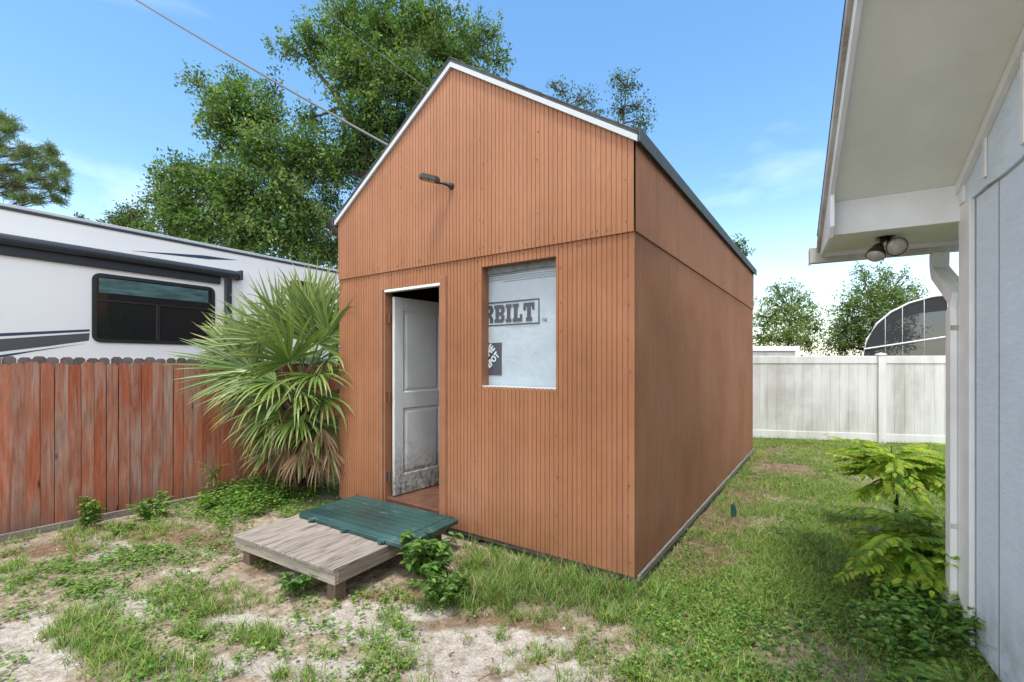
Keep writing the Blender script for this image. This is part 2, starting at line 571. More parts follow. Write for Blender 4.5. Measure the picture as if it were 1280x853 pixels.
# ------------------------------------------------------------------ ground sheet
def axis(lo, hi, step, far):
    a = np.arange(lo, hi + 1e-6, step)
    g = [.3, .8, 1.8, 4, 9, 20, 45, 90, 180, far]
    return np.concatenate([(lo - np.array(g))[::-1], a, hi + np.array(g)])


def build_ground():
    xs, ys = axis(-6.5, 9.5, .04, 400), axis(.8, 11.2, .04, 400)
    X, Y = np.meshgrid(xs, ys)
    Z = ground_h(X, Y)
    sand = blobs(X, Y, SAND)
    brown = blobs(X, Y, BROWN)
    green = np.maximum(np.maximum(blobs(X, Y, LUSH), blobs(X, Y, WEED)), right_lawn(X, np.maximum(Y, .3)) * np.clip((fnoise(X, Y, 1.6, 51) - .2) * 2.5, 0, .9) * (1 - brown) * (1 - sand))
    off = X * FN[0] + Y * FN[1]
    u, v = shed_uv(X, Y)
    Z = Z + .02 * np.clip(brown, 0, 1) * 0 - .012 * np.clip(sand, 0, 1)
    # raised soil against the red fence
    ny, nx = X.shape
    V = np.stack([X.ravel(), Y.ravel(), Z.ravel()], 1)
    i = np.arange(ny - 1)[:, None] * nx + np.arange(nx - 1)[None, :]
    q = np.stack([i, i + 1, i + nx + 1, i + nx], -1).reshape(-1, 4)
    C = np.stack([np.clip(sand, 0, 1).ravel(), np.clip(brown, 0, 1).ravel(), np.clip(green, 0, 1).ravel()], 1)
    t = NT('sandy_soil')
    v = t.coord()
    s = t.sep(t.attr().outputs['Vector'])
    n1, n2, n3 = t.noise(2.2, 6, v, .65), t.noise(14, 6, v, .7), t.noise(70, 4, v, .7)
    soil = t.ramp(n2, (.27, (.12, .088, .06)), (.45, (.26, .205, .15)), (.65, (.43, .36, .28)))
    sandc = t.ramp(n2, (.25, (.18, .15, .12)), (.44, (.36, .315, .27)), (.70, (.55, .51, .465)))
    brownc = t.ramp(n2, (.3, (.085, .050, .032)), (.55, (.20, .13, .085)), (.75, (.36, .26, .18)))
    sf = t.math('ADD', s[0], t.math('MULTIPLY', t.math('SUBTRACT', n1, .5), 1.3))
    sf = t.math('ADD', sf, t.math('MULTIPLY', t.math('SUBTRACT', n2, .5), .7))
    c = t.mix(t.ramp(sf, (.22, 0), (.46, 1)), soil, sandc)
    bf = t.math('ADD', s[1], t.math('MULTIPLY', t.math('SUBTRACT', n2, .5), .9))
    c = t.mix(t.ramp(bf, (.35, 0), (.75, .9)), c, brownc)
    gf = t.math('ADD', s[2], t.math('MULTIPLY', t.math('SUBTRACT', n1, .5), .5))
    c = t.mix(t.ramp(gf, (.4, 0), (.9, .55)), c, (.085, .085, .035))
    c = t.mix(1, c, t.ramp(n3, (.3, .6), (.55, 1.05)), 'MULTIPLY')
    t.bump(t.math('ADD', t.math('MULTIPLY', n2, 1.0), t.math('MULTIPLY', n3, .35)), .8, .03)
    g = np_obj('ground', V, [q], C, t.fin(c, .95, 0, .1), smooth=True)
    return tag(g, kind='structure')


def right_lawn(X, Y):
    px = CX + F * X / Y
    return np.clip((px - 770) / 60, 0, 1) * (Y > 1)


build_ground()


# ------------------------------------------------------------------ grass and ground cover
def unit(a): return a / np.maximum(np.linalg.norm(a, axis=1, keepdims=True), 1e-9)


def blades(P, H, Wd, lean, bend, C, tipC=None, K=3):
    """curved tapering blades; returns V, faces, C"""
    n = len(P)
    az = rng.random(n) * 2 * np.pi
    d = np.stack([np.cos(az), np.sin(az), np.zeros(n)], 1)
    faz = az + np.pi / 2 + rng.normal(0, .5, n)
    w = np.stack([np.cos(faz), np.sin(faz), np.zeros(n)], 1)
    V = np.zeros((n, 2 * K + 1, 3)); CC = np.zeros((n, 2 * K + 1, 3))
    for k in range(K + 1):
        t = k / K
        c = P + d * (H * (lean * t + bend * t * t))[:, None]
        c[:, 2] += H * (t - .45 * bend * t * t)
        col = C * (1 - t * .0) if tipC is None else C * (1 - t ** 1.5) + tipC * t ** 1.5
        ww = Wd * (1 - t ** 1.6) * .5
        if k < K:
            V[:, 2 * k] = c - w * ww[:, None]; V[:, 2 * k + 1] = c + w * ww[:, None]
            CC[:, 2 * k] = col; CC[:, 2 * k + 1] = col
        else:
            V[:, 2 * K] = c; CC[:, 2 * K] = col
    b = (np.arange(n) * (2 * K + 1))[:, None]
    quads = np.concatenate([b + np.array([[2 * k, 2 * k + 1, 2 * k + 3, 2 * k + 2]]) for k in range(K - 1)]) if K > 1 else np.zeros((0, 4), int)
    tris = b + np.array([[2 * K - 2, 2 * K - 1, 2 * K]])
    return V.reshape(-1, 3), quads, tris, CC.reshape(-1, 3)


def join(parts):
    V, Q, T, C, o = [], [], [], [], 0
    for v, q, t, c in parts:
        V.append(v); Q.append(q + o); T.append(t + o); C.append(c); o += len(v)
    fs = [x for x in (np.concatenate(Q), np.concatenate(T)) if len(x)]
    return np.concatenate(V), fs, np.concatenate(C)


def scatter(n, x0, x1, y0, y1, dens):
    X, Y = rng.uniform(x0, x1, n), rng.uniform(y0, y1, n)
    k = (rng.random(n) < dens(X, Y)) & allowed(X, Y, .01)
    X, Y = X[k], Y[k]
    return np.stack([X, Y, ground_h(X, Y) - .008], 1)


def pal(n, cols, jit=.18):
    cols = np.array(cols) * 1.25
    c = cols[rng.integers(0, len(cols), n)]
    return np.clip(c * (1 + rng.normal(0, jit, (n, 1))) * (1 + rng.normal(0, .06, (n, 3))), .004, .9)


G_BRIGHT = [(.135, .235, .035), (.105, .205, .030), (.165, .255, .045), (.20, .26, .055), (.085, .165, .028)]
G_LONG = [(.095, .185, .030), (.075, .150, .028), (.125, .215, .040), (.15, .205, .05)]
G_DRY = [(.34, .26, .13), (.27, .20, .10), (.40, .31, .17), (.22, .20, .075)]
WD = [(.085, .185, .030), (.115, .225, .035), (.065, .140, .028), (.15, .26, .045), (.19, .27, .06)]


def lushd(X, Y): return np.maximum(blobs(X, Y, LUSH), np.clip((fnoise(X, Y, 1.7, 91) - .53) * 4, 0, .38) * (1 - .6 * blobs(X, Y, SAND)))




def build_grass():
    parts = []
    # clumped grass: tufts then blades around each tuft
    T = scatter(34000, -5.6, 3.2, 2.0, 6.2, lambda X, Y: np.clip(lushd(X, Y) * 1.25 - .10, 0, 1) * .55 * (1 - right_lawn(X, Y)))
    per = 17
    P = np.repeat(T, per, 0)
    u, v = shed_uv(P[:, 0], P[:, 1])
    P[:, :2] += rng.normal(0, .022, (len(P), 2))
    Hs = np.repeat(rng.uniform(.05, .115, len(T)), per) * rng.uniform(.5, 1.15, len(P))
    longz = blobs(P[:, 0], P[:, 1], [(670, 735, 120, 34), (750, 735, 60, 30)])
    Hs *= 1 + .75 * longz
    c = pal(len(P), G_BRIGHT); cl = pal(len(P), G_LONG)
    mk = (rng.random(len(P)) < longz)[:, None]
    c = np.where(mk, cl, c)
    dry = (rng.random(len(P)) < .10)[:, None]
    c = np.where(dry, pal(len(P), G_DRY), c)
    parts.append(blades(P, Hs, rng.uniform(.0035, .0070, len(P)), rng.uniform(.1, .7, len(P)), rng.uniform(.1, .7, len(P)), c * .9, c * 1.1))
    # lawn to the right of the shed
    def dl(X, Y):
        br, sd = blobs(X, Y, BROWN), blobs(X, Y, SAND)
        patch = np.clip((fnoise(X, Y, 1.6, 51) - .27) * 3.2, .10, 1)
        return right_lawn(X, Y) * patch * (1 - .88 * br) * (1 - .9 * sd) * np.clip(1.55 - Y / 11, .4, 1)
    T = scatter(230000, .2, 9.2, 1.8, 10.6, dl)
    per = 6
    P = np.repeat(T, per, 0); P[:, :2] += rng.normal(0, .03, (len(P), 2))
    Hs = rng.uniform(.025, .085, len(P)) * np.repeat(rng.uniform(.6, 1.3, len(T)), per)
    c = pal(len(P), [(.135, .225, .032), (.105, .195, .028), (.17, .25, .04), (.08, .155, .026), (.20, .26, .055)])
    far = np.clip((P[:, 1] - 4) / 6, 0, .5)[:, None]
    dryp = (rng.random(len(P)) < .11 + .3 * np.clip((P[:, 1] - 4.5) / 5, 0, 1))[:, None]
    c = np.where(dryp, pal(len(P), G_DRY), c * 1.12)
    parts.append(blades(P, Hs, rng.uniform(.0035, .0075, len(P)), rng.uniform(.1, .9, len(P)), rng.uniform(.1, .8, len(P)), c * .92, c * 1.08, K=2))
    # thin straw everywhere on the sandy part
    P = scatter(42000, -6, 3, 1.8, 6.4, lambda X, Y: .16 + .45 * blobs(X, Y, BROWN) + .3 * fnoise(X, Y, 3, 5) ** 2)
    c = np.where((rng.random(len(P)) < .60)[:, None], pal(len(P), G_DRY), pal(len(P), G_BRIGHT))
    parts.append(blades(P, rng.uniform(.02, .07, len(P)), rng.uniform(.002, .004, len(P)), rng.uniform(.5, 2.2, len(P)), rng.uniform(.1, .5, len(P)), c, None, K=2))
    # fringe along the far fence and the walls
    P = scatter(30000, 4.4, 9, 7.6, 10.6, lambda X, Y: np.exp(-(((X * .246 + Y * .969) - 10.55) / .16) ** 2) * .7)
    c = pal(len(P), G_LONG)
    parts.append(blades(P, rng.uniform(.05, .16, len(P)), rng.uniform(.004, .008, len(P)), rng.uniform(.1, .6, len(P)), rng.uniform(.1, .6, len(P)), c, c * 1.15, K=2))
    def sidefringe(X, Y):
        uu, vv = shed_uv(X, Y)
        return np.exp(-((uu - SW - .07) / .07) ** 2) * (vv > -.1) * (fnoise(X, Y, 2, 77) > .58) * .5 + np.exp(-((vv + .06) / .09) ** 2) * (uu > 1.9) * .75
    P = scatter(60000, -1, 5, 3, 9, sidefringe)
    c = pal(len(P), G_LONG)
    parts.append(blades(P, rng.uniform(.06, .21, len(P)), rng.uniform(.004, .009, len(P)), rng.uniform(.1, .6, len(P)), rng.uniform(.2, .9, len(P)), c, c * 1.2))
    V, fs, C = join(parts)
    tag(np_obj('grass', V, fs, C, M['grass']), 'patchy green and straw grass growing through the sandy yard', 'grass', kind='stuff')
    print('grass verts', len(V))


build_grass()


def leaf_faces(P, D, N, L, W, fold=.25, droop=0.0):
    """leaves as six-point folded blades. P base, D direction, N normal"""
    n = len(P)
    D = unit(D); S = unit(np.cross(D, N)); N = unit(np.cross(S, D))
    L, W = np.broadcast_to(L, n)[:, None], np.broadcast_to(W, n)[:, None]
    V = np.zeros((n, 6, 3))
    V[:, 0] = P
    V[:, 1] = P + D * L * .35 + S * W * .5 + N * W * fold
    V[:, 2] = P + D * L * .72 + S * W * .36 + N * W * fold * .6 - N * L * droop * .4
    V[:, 3] = P + D * L - N * L * droop
    V[:, 4] = P + D * L * .72 - S * W * .36 + N * W * fold * .6 - N * L * droop * .4
    V[:, 5] = P + D * L * .35 - S * W * .5 + N * W * fold
    b = (np.arange(n) * 6)[:, None]
    q = np.concatenate([b + np.array([[0, 1, 2, 3]]), b + np.array([[0, 3, 4, 5]])])
    return V.reshape(-1, 3), q, np.zeros((0, 3), int)


def diamond(P, D, N, L, W, fold=.15):
    n = len(P)
    D = unit(D); S = unit(np.cross(D, N)); N = unit(np.cross(S, D))
    L, W = np.broadcast_to(L, n)[:, None], np.broadcast_to(W, n)[:, None]
    V = np.zeros((n, 4, 3))
    V[:, 0] = P
    V[:, 1] = P + D * L * .5 + S * W * .5 + N * W * fold
    V[:, 2] = P + D * L
    V[:, 3] = P + D * L * .5 - S * W * .5 + N * W * fold
    b = (np.arange(n) * 4)[:, None]
    t = np.concatenate([b + np.array([[0, 1, 2]]), b + np.array([[0, 2, 3]])])
    return V.reshape(-1, 3), t


def rdir(n, zlo=-.3, zhi=.8):
    az = rng.random(n) * 2 * np.pi
    z = rng.uniform(zlo, zhi, n)
    return unit(np.stack([np.cos(az), np.sin(az), z], 1))


def build_weeds():
    parts = []
    T = scatter(170000, -5.8, 9.2, 1.9, 10.6, lambda X, Y: np.clip(np.maximum(blobs(X, Y, WEED), np.clip((fnoise(X, Y, 1.9, 123) - .54) * 4, 0, .4)) * 1.2 - .12, 0, 1) * .42)
    hz = blobs(T[:, 0], T[:, 1], [(330, 622, 90, 26), (400, 610, 50, 20), (1150, 800, 70, 60)])
    per = 9
    P = np.repeat(T, per, 0); h2 = np.repeat(hz, per)
    Hh = rng.uniform(.008, .05, len(P)) + h2 * rng.uniform(0, .20, len(P))
    P[:, :2] += rng.normal(0, .026, (len(P), 2)); P[:, 2] += Hh
    D = rdir(len(P), -.15, .45)
    N = np.tile([0, 0, 1.], (len(P), 1)) + rng.normal(0, .25, (len(P), 3))
    Ls = rng.uniform(.014, .032, len(P)) * (1 + h2 * .6)
    v, q, t = leaf_faces(P, D, N, Ls, Ls * rng.uniform(.55, .85, len(P)), .2, .12)
    c = pal(len(P), WD)
    parts.append((v, q, t, np.repeat(c, 6, 0)))
    V, fs, C = join(parts)
    tag(np_obj('ground_cover', V, fs, C, M['leaf']), 'low broad leaved green weeds creeping over the yard', 'ground cover', kind='stuff')
    # dead leaves, chips and clods
    P = scatter(16000, -5.8, 9, 1.9, 10, lambda X, Y: .10 + .55 * blobs(X, Y, BROWN) + .05 * blobs(X, Y, SAND))
    P[:, 2] += .012
    D = rdir(len(P), -.08, .12); N = np.tile([0, 0, 1.], (len(P), 1)) + rng.normal(0, .35, (len(P), 3))
    Ls = rng.uniform(.008, .034, len(P))
    v, q, t = leaf_faces(P, D, N, Ls, Ls * rng.uniform(.2, .55, len(P)), .3, .05)
    c = pal(len(P), [(.16, .085, .05), (.10, .058, .038), (.26, .17, .10), (.33, .25, .18), (.07, .05, .04)])
    n = 2600
    Pp = scatter(n * 3, -5.8, 6, 1.9, 8, lambda X, Y: .25 + .5 * blobs(X, Y, SAND) + .3 * blobs(X, Y, BROWN))
    o8 = np.array([(1, 0, 0), (0, 1, 0), (-1, 0, 0), (0, -1, 0), (0, 0, 1), (0, 0, -1.)])
    rr = (rng.random(len(Pp)) ** 3 * .011 + .003)[:, None, None]
    Vp = Pp[:, None, :] + [0, 0, .008] + o8[None] * rr * rng.uniform(.5, 1.3, (len(Pp), 6, 1)) * [1, 1, .7]
    bb = (np.arange(len(Pp)) * 6)[:, None]
    tt = np.concatenate([bb + np.array([q_]) for q_ in ((0, 1, 4), (1, 2, 4), (2, 3, 4), (3, 0, 4), (1, 0, 5), (2, 1, 5), (3, 2, 5), (0, 3, 5))])
    cp = pal(len(Pp), [(.40, .34, .28), (.28, .23, .19), (.50, .46, .41), (.14, .11, .09)])
    tag(np_obj('pebbles', Vp.reshape(-1, 3), [tt], np.repeat(cp, 6, 0), M['dry']), 'small pebbles and clods of soil strewn over the sand', 'pebbles', kind='stuff')
    mt = MB()
    Pt = scatter(900, -5.4, 4, 2.0, 6.4, lambda X, Y: .12 + .3 * blobs(X, Y, BROWN) + .1 * blobs(X, Y, SAND))
    for p in Pt:
        a_ = random.uniform(0, 6.3); l_ = random.uniform(.03, .14); b_ = a_ + random.gauss(0, .5)
        q0 = Vector(p) + Vector((0, 0, .014)); q1 = q0 + Vector((math.cos(a_), math.sin(a_), random.uniform(-.05, .1))) * l_ * .5
        g_ = random.uniform(.05, .2); mt.col = (g_ * 1.25, g_ * .9, g_ * .65, 1)
        mt.tube([q0, q1, q1 + Vector((math.cos(b_), math.sin(b_), -.05)) * l_ * .5], [.0022, .0018, .001], 4)
    tag(mt.build('twigs', M['dry']), 'thin dry twigs scattered on the bare ground', 'twigs', kind='stuff')
    tag(np_obj('leaf_litter', v, [q], np.repeat(c, 6, 0), M['dry']), 'brown dead leaves and chips lying on the sand', 'leaf litter', kind='stuff')


build_weeds()

# ================================================================== shed
SANG = math.atan2(AX[1], AX[0])
shed = empty('shed', (SL[0], SL[1], 0), SANG, 'tall gabled shed clad in orange brown ribbed siding', 'shed')
n_front = (-IN[0], -IN[1])


def fr(x, y, depth=0.):
    """(u, z) on the shed front plane (pushed in by depth)"""
    off = SL[0] * IN[0] + SL[1] * IN[1] + depth
    X, Y, Z = ray_plane(x, y, IN[0], IN[1], off)
    return shed_uv(X, Y)[0], Z


Z0, ZS, ZE, ZP = .10, 2.54, 3.205, 4.325
slope = (ZP - ZE) / (SW / 2)
du0, du1 = fr(479, 500)[0], fr(550.5, 500)[0]
dz0, dz1 = .20, fr(515, 358)[1]
wu0, wu1 = fr(602, 400)[0], fr(695, 400)[0]
wz0, wz1 = fr(650, 485)[1], fr(650, 327)[1]
PITCH, GW, GD = .0400, .0062, .0062


def gable_top(u): return ZE + slope * min(u, SW - u)


def ribbed(width, to3, zlo, zhi, holes=(), wob=0.):
    """vertical ribbed sheet; zhi may be a function of u"""
    mb = MB()
    br = [(0, 0.)]
    k = 0
    u = PITCH * .6
    while u < width - .012:
        g = GW * (2.2 if k % 30 == 21 else 1)
        br += [(u - g * .5, 0.), (u - g * .40, GD), (u + g * .40, GD), (u + g * .5, 0.)]
        u += PITCH; k += 1
    br.append((width, 0.))
    for h in holes:
        for e in h[:2]:
            i = next(j for j in range(len(br) - 1) if br[j][0] <= e <= br[j + 1][0])
            a, b = br[i], br[i + 1]
            f = (e - a[0]) / max(b[0] - a[0], 1e-6)
            br.insert(i + 1, (e, a[1] + f * (b[1] - a[1])))
    if callable(zhi):
        br.append((width / 2, 0.)); br.sort()
    top = zhi if callable(zhi) else (lambda u: zhi)
    for (ua, ya), (ub, yb) in zip(br[:-1], br[1:]):
        if ub - ua < 1e-6: continue
        um = (ua + ub) / 2
        iv = [(zlo, None)]
        for h in holes:
            if h[0] < um < h[1]:
                if h[2] <= zlo: iv = [(h[3], None)]
                else: iv = [(zlo, h[2]), (h[3], None)]
        for lo, hi in iv:
            ha, hb = (top(ua), top(ub)) if hi is None else (hi, hi)
            mb.face([to3(ua, ya, lo), to3(ub, yb, lo), to3(ub, yb, hb), to3(ua, ya, ha)])
    return mb


def nails(mb, pts, to3):
    mb.mi = 1
    for u, z in pts:
        r = random.uniform(.005, .0085)
        mb.face([to3(u + r * math.cos(a), -.002, z + r * math.sin(a)) for a in [k * math.pi / 3 for k in range(6)]])
    mb.mi = 0


PROUD = .014
# lower front
holes = [(du0, du1, Z0 - .01, dz1), (wu0, wu1, wz0, wz1)]
to_low = lambda u, y, z: (u, y, z)
mb = ribbed(SW, to_low, Z0, ZS, holes)
pts = []
for uu in (.04, SW - .04, SW - .62, 1.62, wu1 + .05, wu0 - .06):
    z = Z0 + .1
    while z < ZS:
        if random.random() < .8: pts.append((uu + random.uniform(-.012, .012), z))
        z += random.uniform(.18, .34)
for k in range(26): pts.append((random.uniform(.05, SW - .05), ZS - random.uniform(.03, .06)))
pts = [(a, b) for a, b in pts if not any(h[0] - .02 < a < h[1] + .02 and h[2] - .02 < b < h[3] + .02 for h in holes)]
nails(mb, pts, to_low)
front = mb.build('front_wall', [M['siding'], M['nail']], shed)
# upper front gable, lapping the lower sheet
to_up = lambda u, y, z: (u, y - PROUD, z)
mb = ribbed(SW, to_up, ZS - .012, gable_top)
mb.face([(0, -PROUD, ZS - .012), (0, .03, ZS - .012), (SW, .03, ZS - .012), (SW, -PROUD, ZS - .012)])
mb.face([(0, -PROUD, ZS - .012), (0, -PROUD, ZE), (0, .0, ZE), (0, .0, ZS - .012)])
pts = []
for uu in (.05, 1.02, 2.02, 2.05, 2.6, SW - .05):
    z = ZS + .06
    while z < gable_top(uu) - .15:
        if random.random() < .75: pts.append((uu + random.uniform(-.01, .01), z))
        z += random.uniform(.16, .3)
for k in range(20): pts.append((random.uniform(.05, SW - .05), ZS + random.uniform(.02, .05)))
nails(mb, pts, to_up)
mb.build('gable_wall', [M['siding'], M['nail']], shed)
# right wall
to_r = lambda s, y, z: (SW - y, s, z)
mb = ribbed(SD, to_r, Z0, ZS)
nails(mb, [(random.uniform(.03, SD), random.uniform(.2, 2.5)) for k in range(60)] + [(.04, Z0 + .15 + .24 * k) for k in range(10)], to_r)
mb.build('side_wall', [M['siding'], M['nail']], shed)
to_ru = lambda s, y, z: (SW + PROUD - y, s - PROUD, z)
mb = ribbed(SD + PROUD, to_ru, ZS - .012, ZE + .01)
mb.face([(SW + PROUD, -PROUD, ZS - .012), (SW, -PROUD, ZS - .012), (SW, SD, ZS - .012), (SW + PROUD, SD, ZS - .012)])
nails(mb, [(random.uniform(.03, SD), random.uniform(ZS + .03, ZE)) for k in range(30)], to_ru)
mb.build('side_wall', [M['siding'], M['nail']], shed)
# left and back walls (turned away)
to_l = lambda s, y, z: (y, SD - s, z)
mb = ribbed(SD, to_l, Z0, ZE)
mb.build('side_wall', [M['siding'], M['nail']], shed)
to_b = lambda s, y, z: (SW - s, SD - y, z)
mb = ribbed(SW, to_b, Z0, lambda u: gable_top(u))
mb.build('back_wall', [M['siding'], M['nail']], shed)
# inner lining, floor, studs
mb = MB()
e = .095
for (a, b, lo, hi) in ((0.01, du0, Z0 + .01, ZE - .05), (du0, du1, dz1, ZE - .05), (du1, wu0, Z0 + .01, ZE - .05), (wu0, wu1, Z0 + .01, wz0), (wu0, wu1, wz1, ZE - .05), (wu1, SW - .01, Z0 + .01, ZE - .05)):
    mb.face([(a, e, lo), (a, e, hi), (b, e, hi), (b, e, lo)])
mb.face([(.06, .1, Z0), (.06, SD - .06, Z0), (.06, SD - .06, ZE), (.06, .1, ZE)])
mb.face([(SW - .06, .1, Z0), (SW - .06, SD - .06, Z0), (SW - .06, SD - .06, ZE), (SW - .06, .1, ZE)])
mb.face([(.06, SD - .06, Z0), (SW - .06, SD - .06, Z0), (SW - .06, SD - .06, ZE), (.06, SD - .06, ZE)])
mb.build('inner_lining', M['inside'], shed)
mb = MB()
k = 0
u = .02
while u < SW - .03:
    mb.col = (random.random(), 0, 0, 1)
    mb.box(u, min(u + .135, SW - .02), .012, SD - .02, .19, .222, .002); u += .139
mb.build('floor', M['floorwood'], shed)
# base skid board below the cladding
mb = MB()
mb.col = (.5, .3, .2, 1)
mb.box(SW - .055, SW - .006, .02, SD - .01, .012, Z0 - .002, .004)
mb.box(.006, .055, .02, SD - .01, .012, Z0 - .002, .004)
mb.box(.06, SW - .06, .05, .09, .04, Z0 - .002, .004)
mb.build('base_board', M['baseboard'], shed)
mb = MB()
mb.box(SW + .004, SW + .026, .03, SD - .01, .055, Z0 + .004, .004)
mb.build('skirting_board', M['baseboard'], shed)
# roof
mb = MB()
OVF, OVE, TH = .040, .035, .018
nn = Vector((-slope, 0, 1)).normalized()
for sgn in (0, 1):
    X = (lambda q: q) if sgn == 0 else (lambda q: SW - q)
    za = ZE - slope * OVE
    poly = [(-OVE, za), (SW / 2, ZP), (SW / 2, ZP + TH * 1.2), (-OVE - .01, za + TH * 1.2)]
    mb.prism(poly, lambda p, d: (X(p[0]), d, p[1]), -OVF, SD + OVF)
    # shingle courses standing slightly proud
    n = 11
    for k in range(n):
        q0 = -OVE - .012 + (SW / 2 + OVE) * k / n
        q1 = -OVE - .012 + (SW / 2 + OVE) * (k + 1) / n + .02
        if k == n - 1: q1 = SW / 2 - .002
        zz = lambda q: ZE + slope * q + TH * 1.2 + .002
        jag = random.uniform(-.003, .003)
        poly = [(q0, zz(q0)), (q1, zz(q1)), (q1, zz(q1) + .004), (q0, zz(q0) + .013)]
        mb.prism(poly, lambda p, d: (X(p[0]), d, p[1]), -OVF - .004 + jag, SD + OVF)
for sg in (-1, 1):
    zc = ZP + TH * 1.2 + .012
    mb.prism([(0, zc), (.12, zc - .12 * slope), (.12, zc - .12 * slope + .008), (0, zc + .008)], lambda p, d: (SW / 2 + sg * p[0], d, p[1]), -OVF - .008, SD + OVF)
roof = mb.build('roof', M['shingle'], shed)
for sgn in (0, 1):
    X = (lambda q: q) if sgn == 0 else (lambda q: SW - q)
    mb = MB()
    q1 = SW / 2
    poly = [(-OVE, ZE - slope * OVE - .046), (q1, ZP - .046), (q1, ZP - .002), (-OVE, ZE - slope * OVE - .002)]
    mb.prism(poly, lambda p, d: (X(p[0]), d, p[1]), -.040, -PROUD - .002)
    mb.build('rake_board', M['trimwhite'], roof)
    mb = MB()
    zz = ZE - slope * OVE
    a, b = (-OVE - .022, -OVE - .011) if sgn == 0 else (SW + OVE + .011, SW + OVE + .022)
    mb.box(a, b, -OVF - .01, SD + OVF, zz - .055, zz + .046, .002)
    a, b = (-OVE - .011, 0) if sgn == 0 else (SW + PROUD + .002, SW + OVE + .011)
    mb.box(a, b, -OVF + .002, SD + OVF, zz - .03, zz - .006, .002)
    mb.build('eave_drip', M['drip'], roof)

# door frame (jambs and white head strip)
mb = MB()
mb.box(du0 - .002, du0 + .022, .004, .10, dz0 - .10, dz1, .002)
mb.box(du1 - .022, du1 + .002, .004, .10, dz0 - .10, dz1, .002)
mb.box(du1 + .003, du1 + .075, -.011, -.0005, Z0 + .03, dz1 + .055, .002)
mb.box(du0 - .05, du0 - .003, -.009, -.0005, Z0 + .03, dz1 + .005, .002)
mb.build('door_frame', M['siding_trim'], shed)
mb = MB()
mb.box(du0 + .024, du1 - .004, -.006, .05, dz1 - .028, dz1 - .003, .003)
mb.build('head_strip', M['white'], shed)
mb = MB()
mb.box(du0 + .026, du1 - .024, .005, .011, .12, .221, .001)
mb.build('threshold', M['floorwood'], shed)

# door leaf, hinged at the left jamb, swung fully inwards
hx, hy = du0 + .052, .075
DWd, DZ0, DZ1, DT = .74, .232, 2.285, .036
ang = R(86)
Md = Matrix.Translation((hx, hy, 0)) @ Matrix.Rotation(ang, 4, 'Z')


def leaf_mesh():
    mb = MB()
    B = lambda *a, **k: mb.box(*a, M=Md, **k)
    st = .115
    rails = [(DZ0, DZ0 + .20), (DZ0 + .90, DZ0 + 1.06), (DZ1 - .13, DZ1)]
    y0, y1 = -DT, 0.
    B(0, st, y0, y1, DZ0, DZ1, .002)
    B(DWd - st, DWd, y0, y1, DZ0, DZ1, .002)
    for a, b in rails: B(st, DWd - st, y0 + .0005, y1 - .0005, a, b)
    for a, b in ((rails[0][1], rails[1][0]), (rails[1][1], rails[2][0])):
        # moulded panel: sunk groove, raised field
        for yy, sg in ((y0, 1), (y1, -1)):
            x0, x1 = st, DWd - st
            ring = [(0, 0.), (.016, .011), (.030, .010), (.052, .003)]
            R0 = None
            for ins, dep in ring:
                P = [(x0 + ins, yy + sg * dep, a + ins), (x1 - ins, yy + sg * dep, a + ins), (x1 - ins, yy + sg * dep, b - ins), (x0 + ins, yy + sg * dep, b - ins)]
                ids = [mb.vert(tuple(Md @ Vector(p))) for p in P]
                if R0:
                    for i in range(4): mb.idx([R0[i], R0[(i + 1) % 4], ids[(i + 1) % 4], ids[i]])
                R0 = ids
            mb.idx(R0)
    return mb


door = leaf_mesh().build('door', M['door'], shed)
door['label'] = 'grimy white two panel door standing open inwards'
for zc, mm in ((DZ1 - .22, 'hinge'), ((DZ0 + DZ1) / 2, 'hinge'), (DZ0 + .20, 'hinge_dark')):
    mb = MB()
    mb.tube([(du0 + .036, .045, zc - .05), (du0 + .036, .045, zc + .05)], .008, 8)
    mb.box(du0 + .0225, du0 + .026, .022, .062, zc - .048, zc + .048)
    mb.box(du0 + .030, du0 + .050, .040, .0435, zc - .048, zc + .048)
    mb.build('hinge', M[mm], door)
mb = MB()
kx = DWd - .07
for sg in (-1, 1):
    y = -DT if sg < 0 else 0
    mb.tube([Md @ Vector((kx, y, 1.15)), Md @ Vector((kx, y + sg * .012, 1.15)), Md @ Vector((kx, y + sg * .03, 1.15)), Md @ Vector((kx, y + sg * .045, 1.15)), Md @ Vector((kx, y + sg * .06, 1.15))], [.03, .012, .012, .027, .018], 12)
mb.build('handle', M['hinge'], door)

# window: opening with reveals, sill and house wrap
mb = MB()
RD = .091
mb.box(wu0 - .012, wu0, .008, RD + .01, wz0 - .012, wz1 + .012)
mb.box(wu1, wu1 + .012, .008, RD + .01, wz0 - .012, wz1 + .012)
mb.box(wu0, wu1, .008, RD + .01, wz1, wz1 + .012)
win = mb.build('window', M['siding_trim'], shed)
win['label'] = 'unglazed window opening covered with house wrap'
mb = MB()
mb.box(wu0, wu1, .002, RD - .001, wz0 - .014, wz0 + .006, .002)
mb.build('sill', M['trimwhite'], win)
mb = MB()
nx, nz = 30, 40
a0, a1, b0, b1 = wu0 - .35, wu1 + .05, wz0 - .05, wz1 + .05
ids = {}
for j in range(nz + 1):
    for i in range(nx + 1):
        u, z = a0 + (a1 - a0) * i / nx, b0 + (b1 - b0) * j / nz
        y = RD + .0018 * math.sin(9 * u + 3 * z) + .0012 * math.sin(21 * z - 8 * u) + .0007 * math.sin(37 * u + 5)
        ids[i, j] = mb.vert((u, y + .012, z))
for j in range(nz):
    for i in range(nx): mb.idx([ids[i, j], ids[i + 1, j], ids[i + 1, j + 1], ids[i, j + 1]])
wrap = mb.build('house_wrap', M['wrap'], win, smooth=True)

